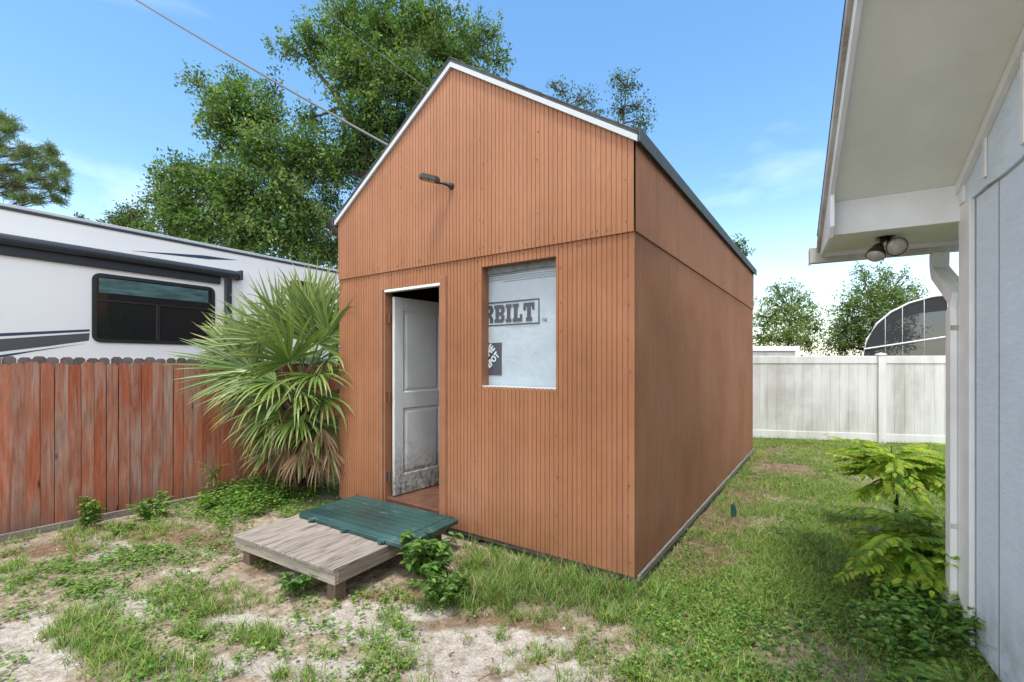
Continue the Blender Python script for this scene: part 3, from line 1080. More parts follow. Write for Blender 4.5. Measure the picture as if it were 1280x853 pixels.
GL = {
    'R': ["111111110", "111111111", "011100111", "011100111", "011111110", "011111100", "011101110", "011100111", "111110111", "111110111"],
    'B': ["111111110", "111111111", "011100111", "011100111", "011111110", "011111110", "011100111", "011100111", "111111111", "111111110"],
    'I': ["11111", "11111"] + ["01110"] * 6 + ["11111", "11111"],
    'L': ["11111000", "11111000"] + ["01110000"] * 4 + ["01110011", "01110011", "11111111", "11111111"],
    'T': ["111111111", "111111111", "110111011", "110111011"] + ["000111000"] * 4 + ["001111100", "001111100"],
}
PY = RD + .0075
mb = MB()
lt, lb = fr(640, 380.0, RD)[1], fr(640, 402.5, RD)[1]
ur = fr(667.5, 390, RD)[0]
cell_h = (lt - lb) / 10
total = sum(len(GL[c][0]) + 1 for c in 'RBILT') - 1
ul = fr(603.5, 390, RD)[0]
cw = (ur - ul) / total
cur = ul
for ch in 'RBILT':
    g = GL[ch]
    for r_, row in enumerate(g):
        i = 0
        while i < len(row):
            if row[i] == '1':
                j = i
                while j < len(row) and row[j] == '1': j += 1
                z1 = lt - r_ * cell_h; z0 = z1 - cell_h
                mb.face([(cur + i * cw, PY, z0), (cur + j * cw, PY, z0), (cur + j * cw, PY, z1), (cur + i * cw, PY, z1)])
                i = j
            else: i += 1
    cur += (len(g[0]) + 1) * cw
ft, fb = fr(640, 375.8, RD)[1], fr(640, 406.6, RD)[1]
fu = fr(673.8, 390, RD)[0]
bt = .012
fl = wu0 - .30
for (q0, q1, z0, z1) in ((fl, fu, ft - bt, ft), (fl, fu, fb, fb + bt), (fu - bt, fu, fb + bt, ft - bt)):
    mb.face([(q0, PY, z0), (q1, PY, z0), (q1, PY, z1), (q0, PY, z1)])
# store emblem square
sr, stp, sb = fr(626.5, 450, RD)[0], fr(626, 428.5, RD)[1], fr(626, 469.5, RD)[1]
sq = stp - sb
sl_ = sr - sq
mb.face([(sl_, PY, sb), (sr, PY, sb), (sr, PY, stp), (sl_, PY, stp)])
mb.build('printed_lettering', M['ink'], wrap)


def text_faces(mb, s, size, u, z, rot, y, bold=.0, sx=1.0, align='LEFT'):
    cu = bpy.data.curves.new('txt', 'FONT')
    cu.body = s; cu.size = size; cu.offset = bold; cu.resolution_u = 2; cu.align_x = align
    ob = bpy.data.objects.new('txt', cu); COL.objects.link(ob)
    dg = bpy.context.evaluated_depsgraph_get()
    me = bpy.data.meshes.new_from_object(ob.evaluated_get(dg))
    c_, s_ = math.cos(rot), math.sin(rot)
    base = len(mb.v)
    for v in me.vertices:
        x, q = v.co.x * sx, v.co.y
        mb.vert((u + x * c_ - q * s_, y, z + x * s_ + q * c_))
    for p in me.polygons: mb.idx([base + i for i in p.vertices])
    bpy.data.objects.remove(ob); bpy.data.curves.remove(cu); bpy.data.meshes.remove(me)


mb = MB()
yl = PY - .001
ccx, ccz = sl_ + sq * .5, sb + sq * .5
d45 = R(45)
ex, ez = math.cos(d45), math.sin(d45)
for txt, dn, sz in (('THE', .46, .035), ('HOME', .12, .094), ('DEPOT', -.27, .076)):
    # baseline offset along the upward normal of the diagonal
    bx, bz = ccx - ez * dn * sq * .72, ccz + ex * dn * sq * .72
    bx += ez * sz * .1; bz -= ex * sz * .1
    bx += ex * .004; bz += ez * .004
    text_faces(mb, txt, sz, bx, bz, d45, yl, .003, .84, 'CENTER')
mb.build('printed_lettering', M['ink_light'], wrap)
mb = MB()
text_faces(mb, 'TM', .036, fr(676.5, 402, RD)[0], fr(676.5, 402, RD)[1], 0, PY, .001)
# rows of small print and a rule along the top
zr = fr(655, 340.5, RD)[1]
mb.face([(fl, PY, zr), (wu1, PY, zr), (wu1, PY, zr + .006), (fl, PY, zr + .006)])
for k, (st, en) in enumerate(((wu0 - .1, wu1 - .04), (wu0 - .1, wu1 - .05), (wu0 + .16, wu1 - .03))):
    z = zr - .022 - .019 * k
    u = st
    while u < en:
        w = random.uniform(.012, .045)
        q = u
        while q < min(u + w, en):
            l = random.uniform(.004, .008)
            mb.face([(q, PY, z), (q + l, PY, z), (q + l, PY, z + random.choice((.006, .0085))), (q, PY, z + .006)])
            q += l + .0025
        u += w + .008
mb.build('small_print', M['ink_faint'], wrap)
mb = MB()
mb.box(wu0 + .001, wu1 - .001, RD - .012, RD - .003, wz1 - .055, wz1 - .001, .002)
mb.build('top_batten', simple('grey_batten', (.20, .22, .225), .8, mott=.5, scale=20), win)

# wall light on the gable
lu, lz = fr(566, 234)
wl_loc = (SL[0] + AX[0] * lu, SL[1] + AX[1] * lu, lz)
wl = empty('wall_light', wl_loc, SANG, 'black solar flood light on a short arm high on the orange gable', 'light')
mb = MB()
mb.tube([(0, -PROUD - .001, 0), (0, -PROUD - .022, 0)], [.030, .026], 14)
mb.build('wall_plate', M['black'], wl)
mb = MB()
mb.tube([(0, -.03, 0), (-.015, -.05, .008), (-.04, -.08, .018), (-.08, -.105, .03)], [.016, .015, .014, .014], 10)
mb.build('arm', M['black'], wl)
hd = Matrix.Translation((-.07, -.10, .03)) @ Matrix.Rotation(R(212), 4, 'Z') @ Matrix.Rotation(R(-14), 4, 'Y')
mb = MB()
P = [(0, -.025), (.03, -.045), (.16, -.042), (.185, -.025), (.185, .025), (.16, .042), (.03, .045), (0, .025)]
mb.prism(P, lambda p, d: tuple(hd @ Vector((p[0], p[1], d))), -.010, .020)
mb.prism([(x * .9 + .012, y * .85) for x, y in P], lambda p, d: tuple(hd @ Vector((p[0], p[1], d))), .0205, .034)
mb.build('lamp_head', M['black'], wl)
mb = MB()
for a, b in ((.035, .09), (.10, .155)):
    mb.box(a, b, -.030, .030, -.016, -.0105, .002, M=hd)
mb.build('lens', simple('amber_lens', (.38, .27, .17), .25), wl)

# ================================================================== wooden platform and green lid
PL = ray_z(293, 668, .22); PF = ray_z(418, 713, .22)
dxp, dyp = PF[0] - PL[0], PF[1] - PL[1]
PWd = math.hypot(dxp, dyp)
pang = math.atan2(dyp, dxp)
plat = empty('wooden_platform', (PL[0], PL[1], 0), pang, 'low weathered grey wooden step platform in front of the shed door', 'platform')
PDp = 1.17
mb = MB()
nb = 9
bw = PWd / nb
for k in range(nb):
    mb.col = (random.random(), random.random(), random.random(), 1)
    jag = random.uniform(-.006, .006)
    mb.box(k * bw + .0015, (k + 1) * bw - .0015, -.012 + jag, PDp, .200, .222 + random.uniform(-.002, .002), .003)
mb.build('deck_boards', M['greywood'], plat)
mb = MB(); mb.col = (.8, .3, .2, 1)
mb.box(.004, PWd - .002, .002, .042, .112, .1985, .004); mb.build('rim_board', M['greyside'], plat)
mb = MB(); mb.col = (.5, .9, .4, 1)
mb.box(PWd - .040, PWd - .002, .044, PDp, .112, .1985, .004); mb.build('rim_board', grey_wood('weathered_grey_side_timber', (.27, .225, .18), (.11, .085, .065), (14, 1.2, 14)), plat)
mb = MB(); mb.col = (.2, .5, .4, 1)
mb.box(.004, .042, .044, PDp, .112, .1985, .004); mb.build('rim_board', M['greyside'], plat)
for (a, b) in ((PWd - .135, .043), (.05, .043), (PWd - .135, PDp - .1), (.05, PDp - .1)):
    mb = MB(); mb.col = (random.random(), random.random(), .4, 1)
    mb.box(a, a + .088, b, b + .088, -.06, .198, .003)
    mb.build('leg', M['postwood'], plat)

LA = ray_z(371, 641, .262); LB = ray_z(504, 682, .262)
lang = math.atan2(LB[1] - LA[1], LB[0] - LA[0])
LW = math.hypot(LB[0] - LA[0], LB[1] - LA[1]); LDp = .66
lid = empty('plastic_cover', (LA[0], LA[1], .223), lang, 'scuffed dark teal ribbed plastic box lid lying on the wooden platform', 'lid')
lid.rotation_euler = (R(.6), R(-.3), lang)
mb = MB()


def rrect(x0, x1, y0, y1, r, n=4):
    P = []
    for cx, cy, a in ((x1 - r, y1 - r, 0), (x0 + r, y1 - r, 90), (x0 + r, y0 + r, 180), (x1 - r, y0 + r, 270)):
        for k in range(n + 1):
            t = R(a + 90 * k / n); P.append((cx + r * math.cos(t), cy + r * math.sin(t)))
    return P


rings = []
for ins, z in ((.008, .0), (.0, .004), (.0, .030), (.006, .036), (.022, .039), (.04, .050), (.052, .053)):
    rings.append([mb.vert((p[0], p[1], z)) for p in rrect(ins, LW - ins, ins, LDp - ins, .05 - ins * .4)])
for a, b in zip(rings[:-1], rings[1:]):
    n = len(a)
    for i in range(n): mb.idx([a[i], a[(i + 1) % n], b[(i + 1) % n], b[i]])
mb.idx(rings[-1])
mb.idx(rings[0][::-1])
# raised slats along the length
nr = 7
for k in range(nr):
    y0 = .075 + (LDp - .15) * k / nr
    mb.box(.075, LW - .075, y0, y0 + (LDp - .15) / nr - .012, .0525, .0585, .0035)
mb.build('top_panel', M['lid'], lid, smooth=False)
for k in (.17, .5, .83):
    mb = MB()
    mb.box(LW * k - .035, LW * k + .035, -.018, .02, .006, .0295, .004)
    mb.box(LW * k - .018, LW * k + .018, -.030, -.0185, -.006, .018, .003)
    mb.build('clip', M['lid'], lid)
for x, y in ((.06, .06), (LW - .06, .06), (.06, LDp - .06), (LW - .06, LDp - .06)):
    mb = MB(); mb.tube([(x, y, .050), (x, y, .0565)], .012, 10); mb.build('bolt', M['black'], lid)

# small dark green offcut standing in the grass by the shed's long wall
q = ray_z(917, 648, 0)
gs = empty('plastic_offcut', q, R(30), 'small dark green plastic offcut stuck upright in the lawn beside the shed', 'offcut')
mb = MB()
P = [(-.035, -.03), (.03, -.03), (.042, .06), (.035, .12), (.012, .15), (-.012, .135), (-.038, .07)]
mb.prism(P, lambda p, d: (p[0], d + .10 * p[1] ** 2 * 6, p[1]), -.006, .006)
mb.build('blade', simple('green_plastic', (.01, .075, .055), .4), gs)

# ================================================================== red picket fence
fo = (FN[0] * FO + FD[0] * .6, FN[1] * FO + FD[1] * .6, 0)
fang = math.atan2(FD[1], FD[0])
red = empty('picket_fence', fo, fang, 'worn red stained dog ear picket fence running from the left to the palm', 'fence')
mb = MB(); mg = MB()
s = -3.6
PW = .0965


def picket(mb, x0, w, z0, h, y0, y1, tilt):
    c = .022
    P = [(x0, z0), (x0 + w, z0), (x0 + w, z0 + h - c), (x0 + w - c, z0 + h), (x0 + c, z0 + h), (x0, z0 + h - c)]
    mb.prism(P, lambda p, d: (p[0] + tilt * (p[1] - z0), d, p[1]), y0, y1)


while s < 9.5:
    col = (random.random(), random.random() ** 1.5, random.random(), 1)
    mb.col = col
    w = PW - .004 + random.uniform(-.006, .003)
    dep = random.choice((0, 0, 0, .003, .006))
    top = 1.615 - .02 * max(0, min(1, (s + .5) / 2.5)) - .06 * max(0, (s - 1.5) / 6)
    picket(mb, s, w, .045 + random.uniform(-.015, .01), top - .045 + random.uniform(-.012, .012), dep, dep + .016, random.uniform(-.003, .003))
    mg.col = (random.random(), random.random(), random.random(), 1)
    picket(mg, s + PW * .5, w, .05, top + .004 + random.uniform(-.010, .010), .060, .076, random.uniform(-.003, .003))
    s += PW
mb.build('picket_panel', M['picket'], red)
mg.build('back_picket_panel', M['picket_grey'], red)
mb = MB()
for z in (.28, .85, 1.38):
    mb.col = (random.random(), .5, .5, 1)
    mb.box(-3.6, 9.5, .0225, .0595, z, z + .085, .003)
mb.build('rail', M['picket_grey'], red)
for s in (-3.0, -.6, 1.8, 4.2, 6.6, 9.0):
    mb = MB(); mb.box(s, s + .09, .0775, .165, -.1, 1.5, .004); mb.build('post', M['picket_grey'], red)
s = -3.6
mb = MB()
while s < 9.5:
    mb.col = (random.random(), random.random(), random.random(), 1)
    mb.box(s, s + 2.395, -.036, -.004, -.04, .062 + random.uniform(-.008, .008), .004); s += 2.4
mb.build('kick_board', M['baseboard'], red)

# ================================================================== white vinyl fence at the back
WA, WB = (5.05, 9.70), (8.36, 8.87)
wd = math.hypot(WB[0] - WA[0], WB[1] - WA[1]); wdir = ((WB[0] - WA[0]) / wd, (WB[1] - WA[1]) / wd)
wang = math.atan2(wdir[1], wdir[0])
vf = empty('vinyl_fence', (WA[0], WA[1], 0), wang, 'mildew stained white vinyl privacy fence across the back of the yard', 'fence')
wnx, wny = -wdir[1], wdir[0]
woff = WA[0] * wnx + WA[1] * wny
pp = ray_plane(1101, 500, wnx, wny, woff)
ps = (pp[0] - WA[0]) * wdir[0] + (pp[1] - WA[1]) * wdir[1]
WTOP = 1.735
posts = [ps - 2.42 * 2, ps - 2.42, ps, ps + 2.42, ps + 4.84]
for k, s in enumerate(posts):
    mb = MB()
    mb.box(s - .064, s + .064, -.064, .064, -.05, WTOP + .015, .006)
    mb.box(s - .075, s + .075, -.075, .075, WTOP + .0155, WTOP + .035, .005)
    a = WTOP + .0355
    b4 = [(s - .07, -.07, a), (s + .07, -.07, a), (s + .07, .07, a), (s - .07, .07, a)]
    for i in range(4): mb.face([b4[i], b4[(i + 1) % 4], (s, 0, a + .03)])
    mb.build('post', M['vinyl_clean'], vf)
for a, b in zip(posts[:-1], posts[1:]):
    mb = MB()
    mb.box(a + .065, b - .065, -.024, .024, .03, .20, .006)
    mb.build('rail', M['vinyl_clean'], vf)
    mb = MB()
    mb.box(a + .065, b - .065, -.024, .024, WTOP - .15, WTOP, .006)
    mb.build('rail', M['vinyl_clean'], vf)
    mb = MB()
    x = a + .066
    n = 14; w = (b - .066 - x) / n
    for k in range(n):
        mb.box(x + k * w + .0008, x + (k + 1) * w - .0008, -.012, .012, .2005, WTOP - .1505, .0025)
    mb.build('panel', M['vinyl'], vf)

# ================================================================== trailer over the red fence
TD, TN, TO = (.529, .8486), (-.8486, .529), 7.71
tang = math.atan2(TD[1], TD[0])
to_ = (TN[0] * TO + TD[0] * 3.2, TN[1] * TO + TD[1] * 3.2, 0)
rv = empty('travel_trailer', to_, tang, 'white travel trailer with charcoal awning and tinted window behind the red fence', 'trailer')


def tp(x, y):
    X, Y, Z = ray_plane(x, y, TN[0], TN[1], TO)
    return (X - to_[0]) * TD[0] + (Y - to_[1]) * TD[1], Z


L0, L1, TT = -6.2, 5.5, 3.41
mb = MB()
prof = [(0, .55), (0, TT - .10), (.012, TT - .04), (.05, TT), (2.40, TT), (2.44, TT - .05), (2.44, .55)]
mb.prism(prof, lambda p, d: (d, p[0], p[1]), L0, L1)
body = mb.build('body', M['rv'], rv)
mb = MB()
mb.box(L0, L1, -.02, -.001, TT - .060, TT - .028, .003)
mb.build('roof_trim', M['rv_dark'], rv)
mb = MB()
mb.box(L0, L1, -.026, -.001, TT - .026, TT + .012, .004)
mb.build('roof_gutter', M['trimwhite'], rv)
# awning case
ax1 = tp(297, 345)[0]
aw = MB()
za = 3.055
aw.tube([(L0, -.085, za - .055), (ax1, -.085, za - .055)], .062, 14)
awn = aw.build('awning', M['rv_dark'], rv)
aw = MB()
aw.box(L0, ax1, -.055, -.002, za - .10, za + .012, .004)
aw.box(ax1 - .03, ax1 + .012, -.15, -.001, za - .13, za + .02, .006)
aw.build('awning_rail', M['rv_dark'], awn)
aw = MB()
aw.box(L0, ax1 - .28, -.05, -.002, za - .225, za - .104, .004)
aw.build('awning_fabric', M['rv_darker'], awn)
aw = MB()
sx = tp(284, 400)[0]
aw.box(sx - .05, sx + .04, -.07, -.002, .9, za - .13, .006)
aw.build('awning_arm', M['rv_dark'], awn)
# big window
wa, wb = tp(114.5, 388), tp(268, 396)
zt, zb = tp(190, 350)[1], tp(190, 430)[1]
mb = MB()


def rframe(mb, x0, x1, z0, z1, r, t, y0, y1):
    O, I = rrect(x0, x1, z0, z1, r, 5), rrect(x0 + t, x1 - t, z0 + t, z1 - t, max(r - t, .01), 5)
    n = len(O)
    o0 = [mb.vert((p[0], y0, p[1])) for p in O]; i0 = [mb.vert((p[0], y0, p[1])) for p in I]
    o1 = [mb.vert((p[0], y1, p[1])) for p in O]; i1 = [mb.vert((p[0], y1, p[1])) for p in I]
    for i in range(n):
        j = (i + 1) % n
        mb.idx([o0[i], o0[j], i0[j], i0[i]]); mb.idx([o0[i], o1[i], o1[j], o0[j]]); mb.idx([i0[i], i0[j], i1[j], i1[i]])


rframe(mb, wa[0], wb[0], zb, zt, .09, .045, -.022, -.001)
mb.box(tp(197, 400)[0] - .022, tp(197, 400)[0] + .022, -.020, -.008, zb + .046, tp(190, 381)[1] - .012, .003)
mb.box(wa[0] + .046, wb[0] - .046, -.019, -.008, tp(190, 381)[1] - .011, tp(190, 381)[1] + .011, .003)
w1 = mb.build('window', M['black'], rv)
mb = MB(); P = rrect(wa[0] + .03, wb[0] - .03, zb + .03, zt - .03, .06, 5)
mb.face([(p[0], -.006, p[1]) for p in P]); mb.build('pane', M['glass'], w1)
mb = MB()
ztr = tp(190, 381)[1]


def blind():
    t = NT('teal_reflective_blind')
    n = t.noise(3, 5, t.coord((1, 1, 9)), .6)
    return t.fin(t.ramp(n, (.35, (.02, .045, .045)), (.65, (.10, .19, .185))), .3)


mb.box(wa[0] + .07, wb[0] - .09, -.0085, -.0068, ztr + .10, zt - .055); mb.build('blind', blind(), w1)
# small dark window further along
wa2, wb2 = tp(362, 370), tp(398, 374)
mb = MB()
z2t, z2b = tp(380, 352)[1], tp(380, 392)[1]
rframe(mb, wa2[0], wb2[0], z2b, z2t, .08, .04, -.022, -.001)
w2 = mb.build('window', M['black'], rv)
mb = MB(); mb.face([(p[0], -.006, p[1]) for p in rrect(wa2[0] + .02, wb2[0] - .02, z2b + .02, z2t - .02, .06, 5)]); mb.build('pane', M['glass'], w2)


def decal(name, pix, mat, d):
    mb = MB()
    P = [tp(*p) for p in pix]
    mb.prism(P, lambda p, q: (p[0], q, p[1]), -d, -.0008)
    return mb.build(name, mat, rv)


x_off = -60
decal('stripe', [(x_off, 419.5), (112, 411.8), (112, 414.6), (x_off, 424)], M['rv_navy'], .0022)
decal('stripe', [(x_off, 428), (112, 416.5), (111, 426), (60, 433), (x_off, 447)], M['rv_grey'], .0022)
decal('stripe', [(x_off, 452), (108, 429.5), (40, 440), (x_off, 458)], M['rv_navy'], .0022)
decal('swoosh', [(163, 313.5), (255, 319.5), (298, 325.5), (262, 324.5)], M['rv_navy'], .0022)
for s in (1.6, 2.5):
    mb = MB(); mb.tube([(s, .02, .36), (s, .24, .36)], .36, 24); wh = mb.build('wheel', M['rubber'], rv)
    mb = MB(); mb.tube([(s, .012, .36), (s, .03, .36)], [.17, .21], 20); mb.build('rim', M['alu'], wh)
for s in (-4.5, 4.5):
    mb = MB(); mb.box(s - .05, s + .05, .3, .4, 0, .549, .004)
    mb.build('jack_stand', M['rv_darker'], rv)

# ================================================================== house on the right
HANG = math.atan2(HD[1], HD[0])
house = empty('house', (HX, HYc, 0), HANG, 'pale blue board sided house end with a deep white eave on the right', 'house')
ZW, HS = 2.655, .475
RIDGE, DEP = 2.1, 4.2  # unseen end of the house cut short and low to shrink its shadow
zs = lambda s: ZW + HS * (s if s < RIDGE else 2 * RIDGE - s)
FLZ = 2.54
# gable wall: boards with grooves. x = out, y = along towards the camera
GR = [.453 + .2985 * k for k in range(-1, 12)]
mb = MB()
edges = [.0]
for g in GR: edges += [g - .005, g + .005]
edges.append(DEP)
for i in range(len(edges) - 1):
    a, b = edges[i], edges[i + 1]
    isg = i % 2 == 1
    x = -.010 if isg else 0
    mb.mi = 1 if isg else 0
    mb.face([(x, a, .03), (x, b, .03), (x, b, FLZ), (x, a, FLZ)])
    if isg:
        mb.face([(0, a, .03), (x, a, .03), (x, a, FLZ), (0, a, FLZ)])
        mb.face([(0, b, .03), (x, b, .03), (x, b, FLZ), (0, b, FLZ)])
mb.mi = 0
wall_h = mb.build('wall', [M['hsiding'], M['groove']], house)
# upper gable siding, a little proud with an uneven lower edge
mb = MB()
GU = [.36 + .42 * k for k in range(0, 9)]
ed = [.0] + GU + [DEP]
for a, b in zip(ed[:-1], ed[1:]):
    c0 = FLZ - .008 + random.uniform(-.008, .012); c1 = FLZ - .008 + random.uniform(-.008, .012)
    a2, b2 = a + .004, b - .004
    mid = [(a2, c0)]
    for k in range(1, 4): mid.append((a2 + (b2 - a2) * k / 4, c0 + (c1 - c0) * k / 4 - .010 * math.sin(k * math.pi / 4)))
    mid.append((b2, c1))
    if a2 < RIDGE < b2: topp = [(b2, zs(b2)), (RIDGE, zs(RIDGE)), (a2, zs(a2))]
    else: topp = [(b2, zs(b2)), (a2, zs(a2))]
    mb.prism(mid + topp, lambda p, d: (d, p[0], p[1]), .003, .018)
mb.build('gable_wall', M['hsiding'], house)
for g in GU:
    mb = MB(); mb.box(.0185, .030, g - .017, g + .017, FLZ + .03, zs(g) - .03, .003)
    mb.build('batten', M['house_trim'], house)
mb = MB(); mb.box(-.002, .0025, .15, DEP, FLZ - .02, FLZ - .001); mb.build('flashing', M['gutter'], house)
# corner board
mb = MB(); mb.box(.001, .026, -.022, .148, .02, FLZ - .012, .003); mb.box(.0185, .032, -.022, .075, FLZ - .01, ZW - .03, .003)
mb.box(-.14, .001, -.022, -.001, .02, ZW - .02, .003); mb.build('corner_board', M['house_trim'], house)
# frieze board following the rake
mb = MB()
P = [(0.0, zs(0) - .062), (RIDGE, zs(RIDGE) - .062), (DEP, zs(DEP) - .062), (DEP, zs(DEP) - .003), (RIDGE, zs(RIDGE) - .003), (0, zs(0) - .003)]
mb.prism(P[:2] + P[4:], lambda p, d: (d, p[0], p[1]), .0195, .046)
mb.build('frieze_board', M['house_trim'], house)
# other walls
mb = MB()
mb.box(-8, -.001, -.0, .02, .03, ZW + .0)
mb.box(-8, -.001, DEP - .02, DEP, .03, ZW)
mb.box(-8, -7.98, .02, DEP - .02, .03, ZW)
mb.build('wall', M['hsiding'], house)
# roof: deck, soffit
OVR, OVG = .645, .56
mb = MB()
for side in (0, 1):
    Yf = (lambda s: s) if side == 0 else (lambda s: 2 * RIDGE - s)
    P = [(-OVG, zs(-OVG) + .15), (RIDGE, zs(RIDGE) + .15), (RIDGE, zs(RIDGE) + .205), (-OVG - .03, zs(-OVG - .03) + .205)]
    mb.prism(P, lambda p, d: (d, Yf(p[0]), p[1]), -8.6, OVR + .040)
    for k in range(22):
        a = -OVG - .035 + (RIDGE + OVG) * k / 22; b = a + (RIDGE + OVG) / 22 + .02
        if k == 21: b = RIDGE
        zz = lambda s: ZW + HS * s + .206
        mb.prism([(a, zz(a)), (b, zz(b)), (b, zz(b) + .003), (a, zz(a) + .011)], lambda p, d: (d, Yf(p[0]), p[1]), -8.6, OVR + .043)
hroof = mb.build('roof', simple('grey_brown_shingle', (.16, .145, .13), .85, mott=.4, scale=14, bump=.5), house)
mb = MB()
for side in (0, 1):
    Yf = (lambda s: s) if side == 0 else (lambda s: 2 * RIDGE - s)
    P = [(.0 if side == 0 else -OVG, 0), (RIDGE, 0)]
    a, b = P[0][0], RIDGE
    mb.prism([(a, zs(a)), (b, zs(b)), (b, zs(b) + .012), (a, zs(a) + .012)], lambda p, d: (d, Yf(p[0]), p[1]), -.05, OVR - .001)
mb.build('soffit', M['soffit'], hroof)
for side in (0, 1):
    Yf = (lambda s: s) if side == 0 else (lambda s: 2 * RIDGE - s)
    mb = MB()
    P = [(.02, zs(.02) - .035), (RIDGE, zs(RIDGE) - .035), (RIDGE, zs(RIDGE) + .149), (.02, zs(.02) + .149)]
    mb.prism(P, lambda p, d: (d, Yf(p[0]), p[1]), OVR, OVR + .022)
    mb.build('rake_fascia', M['house_trim'], hroof)
    mb = MB()
    P = [(-OVG - .02, zs(-OVG - .02) + .075), (RIDGE, zs(RIDGE) + .075), (RIDGE, zs(RIDGE) + .149), (-OVG - .02, zs(-OVG - .02) + .149)]
    mb.prism(P, lambda p, d: (d, Yf(p[0]), p[1]), OVR + .0225, OVR + .044)
    mb.build('drip_board', M['gutter'], hroof)
# boxed return at the eave end
BZ = 2.44
mb = MB()
mb.box(.02, OVR - .002, -.022, .0, BZ, ZW - .001, .0)
mb.build('box_panel', M['house_trim'], hroof)
mb = MB()
mb.box(-8, OVR - .002, -OVG, -.0225, BZ, BZ + .012)
mb.build('box_soffit', M['soffit'], hroof)
mb = MB()
P = [(-OVG, BZ - .025), (.05, BZ - .025), (.11, BZ + .03), (.11, zs(.11) + .06), (.019, zs(.019) + .149), (-OVG, zs(-OVG) + .149)]
mb.prism(P, lambda p, d: (d, p[0], p[1]), OVR - .001, OVR + .0215)
mb.build('box_end', M['house_trim'], hroof)
mb = MB()
mb.box(-8, OVR + .0, -OVG - .022, -OVG - .001, BZ - .03, zs(-OVG) + .14, .003)
mb.build('eave_fascia', M['house_trim'], hroof)
# gutter and downspout
mb = MB()
gy = -OVG - .023
gp = [(0, .0), (-.065, .0), (-.085, .03), (-.088, .06), (-.118, .085), (-.118, .115), (-.110, .115), (-.110, .088), (-.080, .064), (-.078, .034), (-.062, .008), (-.004, .008), (-.004, .115), (0, .115)]
mb.prism(gp, lambda p, d: (d, gy + p[0], 2.375 + p[1]), -8, OVR + .085)
mb.box(OVR + .0855, OVR + .090, gy - .12, gy + .001, 2.37, 2.492, .001)
gut = mb.build('gutter', M['gutter'], house)


def square_tube(mb, pts, w, d):
    rings = []
    for i, p in enumerate(pts):
        p = Vector(p)
        a = Vector(pts[max(i - 1, 0)]); b = Vector(pts[min(i + 1, len(pts) - 1)])
        t = (b - a).normalized()
        u = Vector((1, 0, 0)); v_ = t.cross(u).normalized()
        c = [(-1, -1), (-.3, -1), (-.3, -.88), (.3, -.88), (.3, -1), (1, -1), (1, 1), (-1, 1)]
        rings.append([mb.vert(p + u * w * .5 * x + v_ * d * .5 * y) for x, y in c])
    for a, b in zip(rings[:-1], rings[1:]):
        n = len(a)
        for i in range(n): mb.idx([a[i], a[(i + 1) % n], b[(i + 1) % n], b[i]])
    mb.idx(rings[0]); mb.idx(rings[-1][::-1])


mb = MB()
dxd = .018
square_tube(mb, [(-.035, gy - .055, 2.376), (-.035, gy - .055, 2.30), (-.03, gy - .02, 2.235), (-.01, -.125, 1.995), (dxd, -.075, 1.92), (dxd, -.068, 1.84), (dxd, -.068, .25), (dxd, -.10, .17), (dxd, -.22, .10)], .088, .085)
mb.build('downspout', M['house_trim'], gut)
for z in (1.80, .62):
    mb = MB(); mb.box(dxd - .043, dxd + .043, -.110, -.0235, z, z + .03, .002)
    mb.build('strap', M['gutter'], gut)

# twin flood light under the boxed eave
fl_ = empty('twin_floodlight', (HX + HD[0] * .33 + HG[0] * -.24, HYc + HD[1] * .33 + HG[1] * -.24, BZ - .001), HANG, 'bronze twin bulb flood light hanging under the white boxed eave', 'light')
mb = MB(); mb.tube([(0, 0, 0), (0, 0, -.016), (0, 0, -.028)], [.058, .058, .03], 18); mb.build('mount_plate', M['screw'], fl_)
for a, d, k in ((Vector((-.035, .015, -.062)), Vector((-.18, .93, -.32)).normalized(), 1.0), (Vector((.045, .02, -.075)), Vector((.28, .42, -.86)).normalized(), .92)):
    mb = MB()
    mb.tube([(a.x * .3, 0, -.02), (a.x * .8, a.y - .03 * k, a.z * .75), tuple(a - d * .01)], .012, 8)
    mb.tube([a - d * .035, a - d * .02, a, a + d * .030 * k, a + d * .055 * k, a + d * .062 * k], [.020, .030, .036, .050, .060 * k, .061 * k], 20)
    h = mb.build('lamp_holder', M['screw'], fl_)
    mb = MB()
    mb.tube([a + d * .0565, a + d * .070, a + d * .082, a + d * .088], [.0565 * k, .050 * k, .034 * k, .012], 20)
    mb.build('bulb', M['bulb'], h)

# ================================================================== things over the back fence
# white flat roofed outbuilding
oa = at(936, 440, 12.2)
ob = empty('outbuilding', (oa[0] + 1.0, 12.9, 0), 0, 'small white flat roofed outbuilding peeking over the back fence', 'outbuilding')
mb = MB(); mb.box(-1.35, .30, -.6, 1.5, 0, 1.90, .004); mb.build('wall', M['vinyl_clean'], ob)
mb = MB(); mb.box(-1.42, .36, -.68, 1.58, 1.905, 2.03, .008); mb.build('roof', M['house_trim'], ob)
# pool cage
PCY = 13.0
pc0 = at(1078, 450, PCY)
pc = empty('pool_cage', (pc0[0], PCY, 0), R(-38), 'domed black screened pool cage with white frame behind the back fence', 'pool cage')
prof = [(0, 0), (0, 1.75), (.10, 2.25), (.32, 2.68), (.62, 2.98), (1.0, 3.20), (1.45, 3.33), (2.1, 3.38), (4.8, 3.40)]


def ptop(x):
    for (a, b), (c, d) in zip(prof[1:-1], prof[2:]):
        if a <= x <= c: return b + (d - b) * (x - a) / max(c - a, 1e-6)
    return 3.4


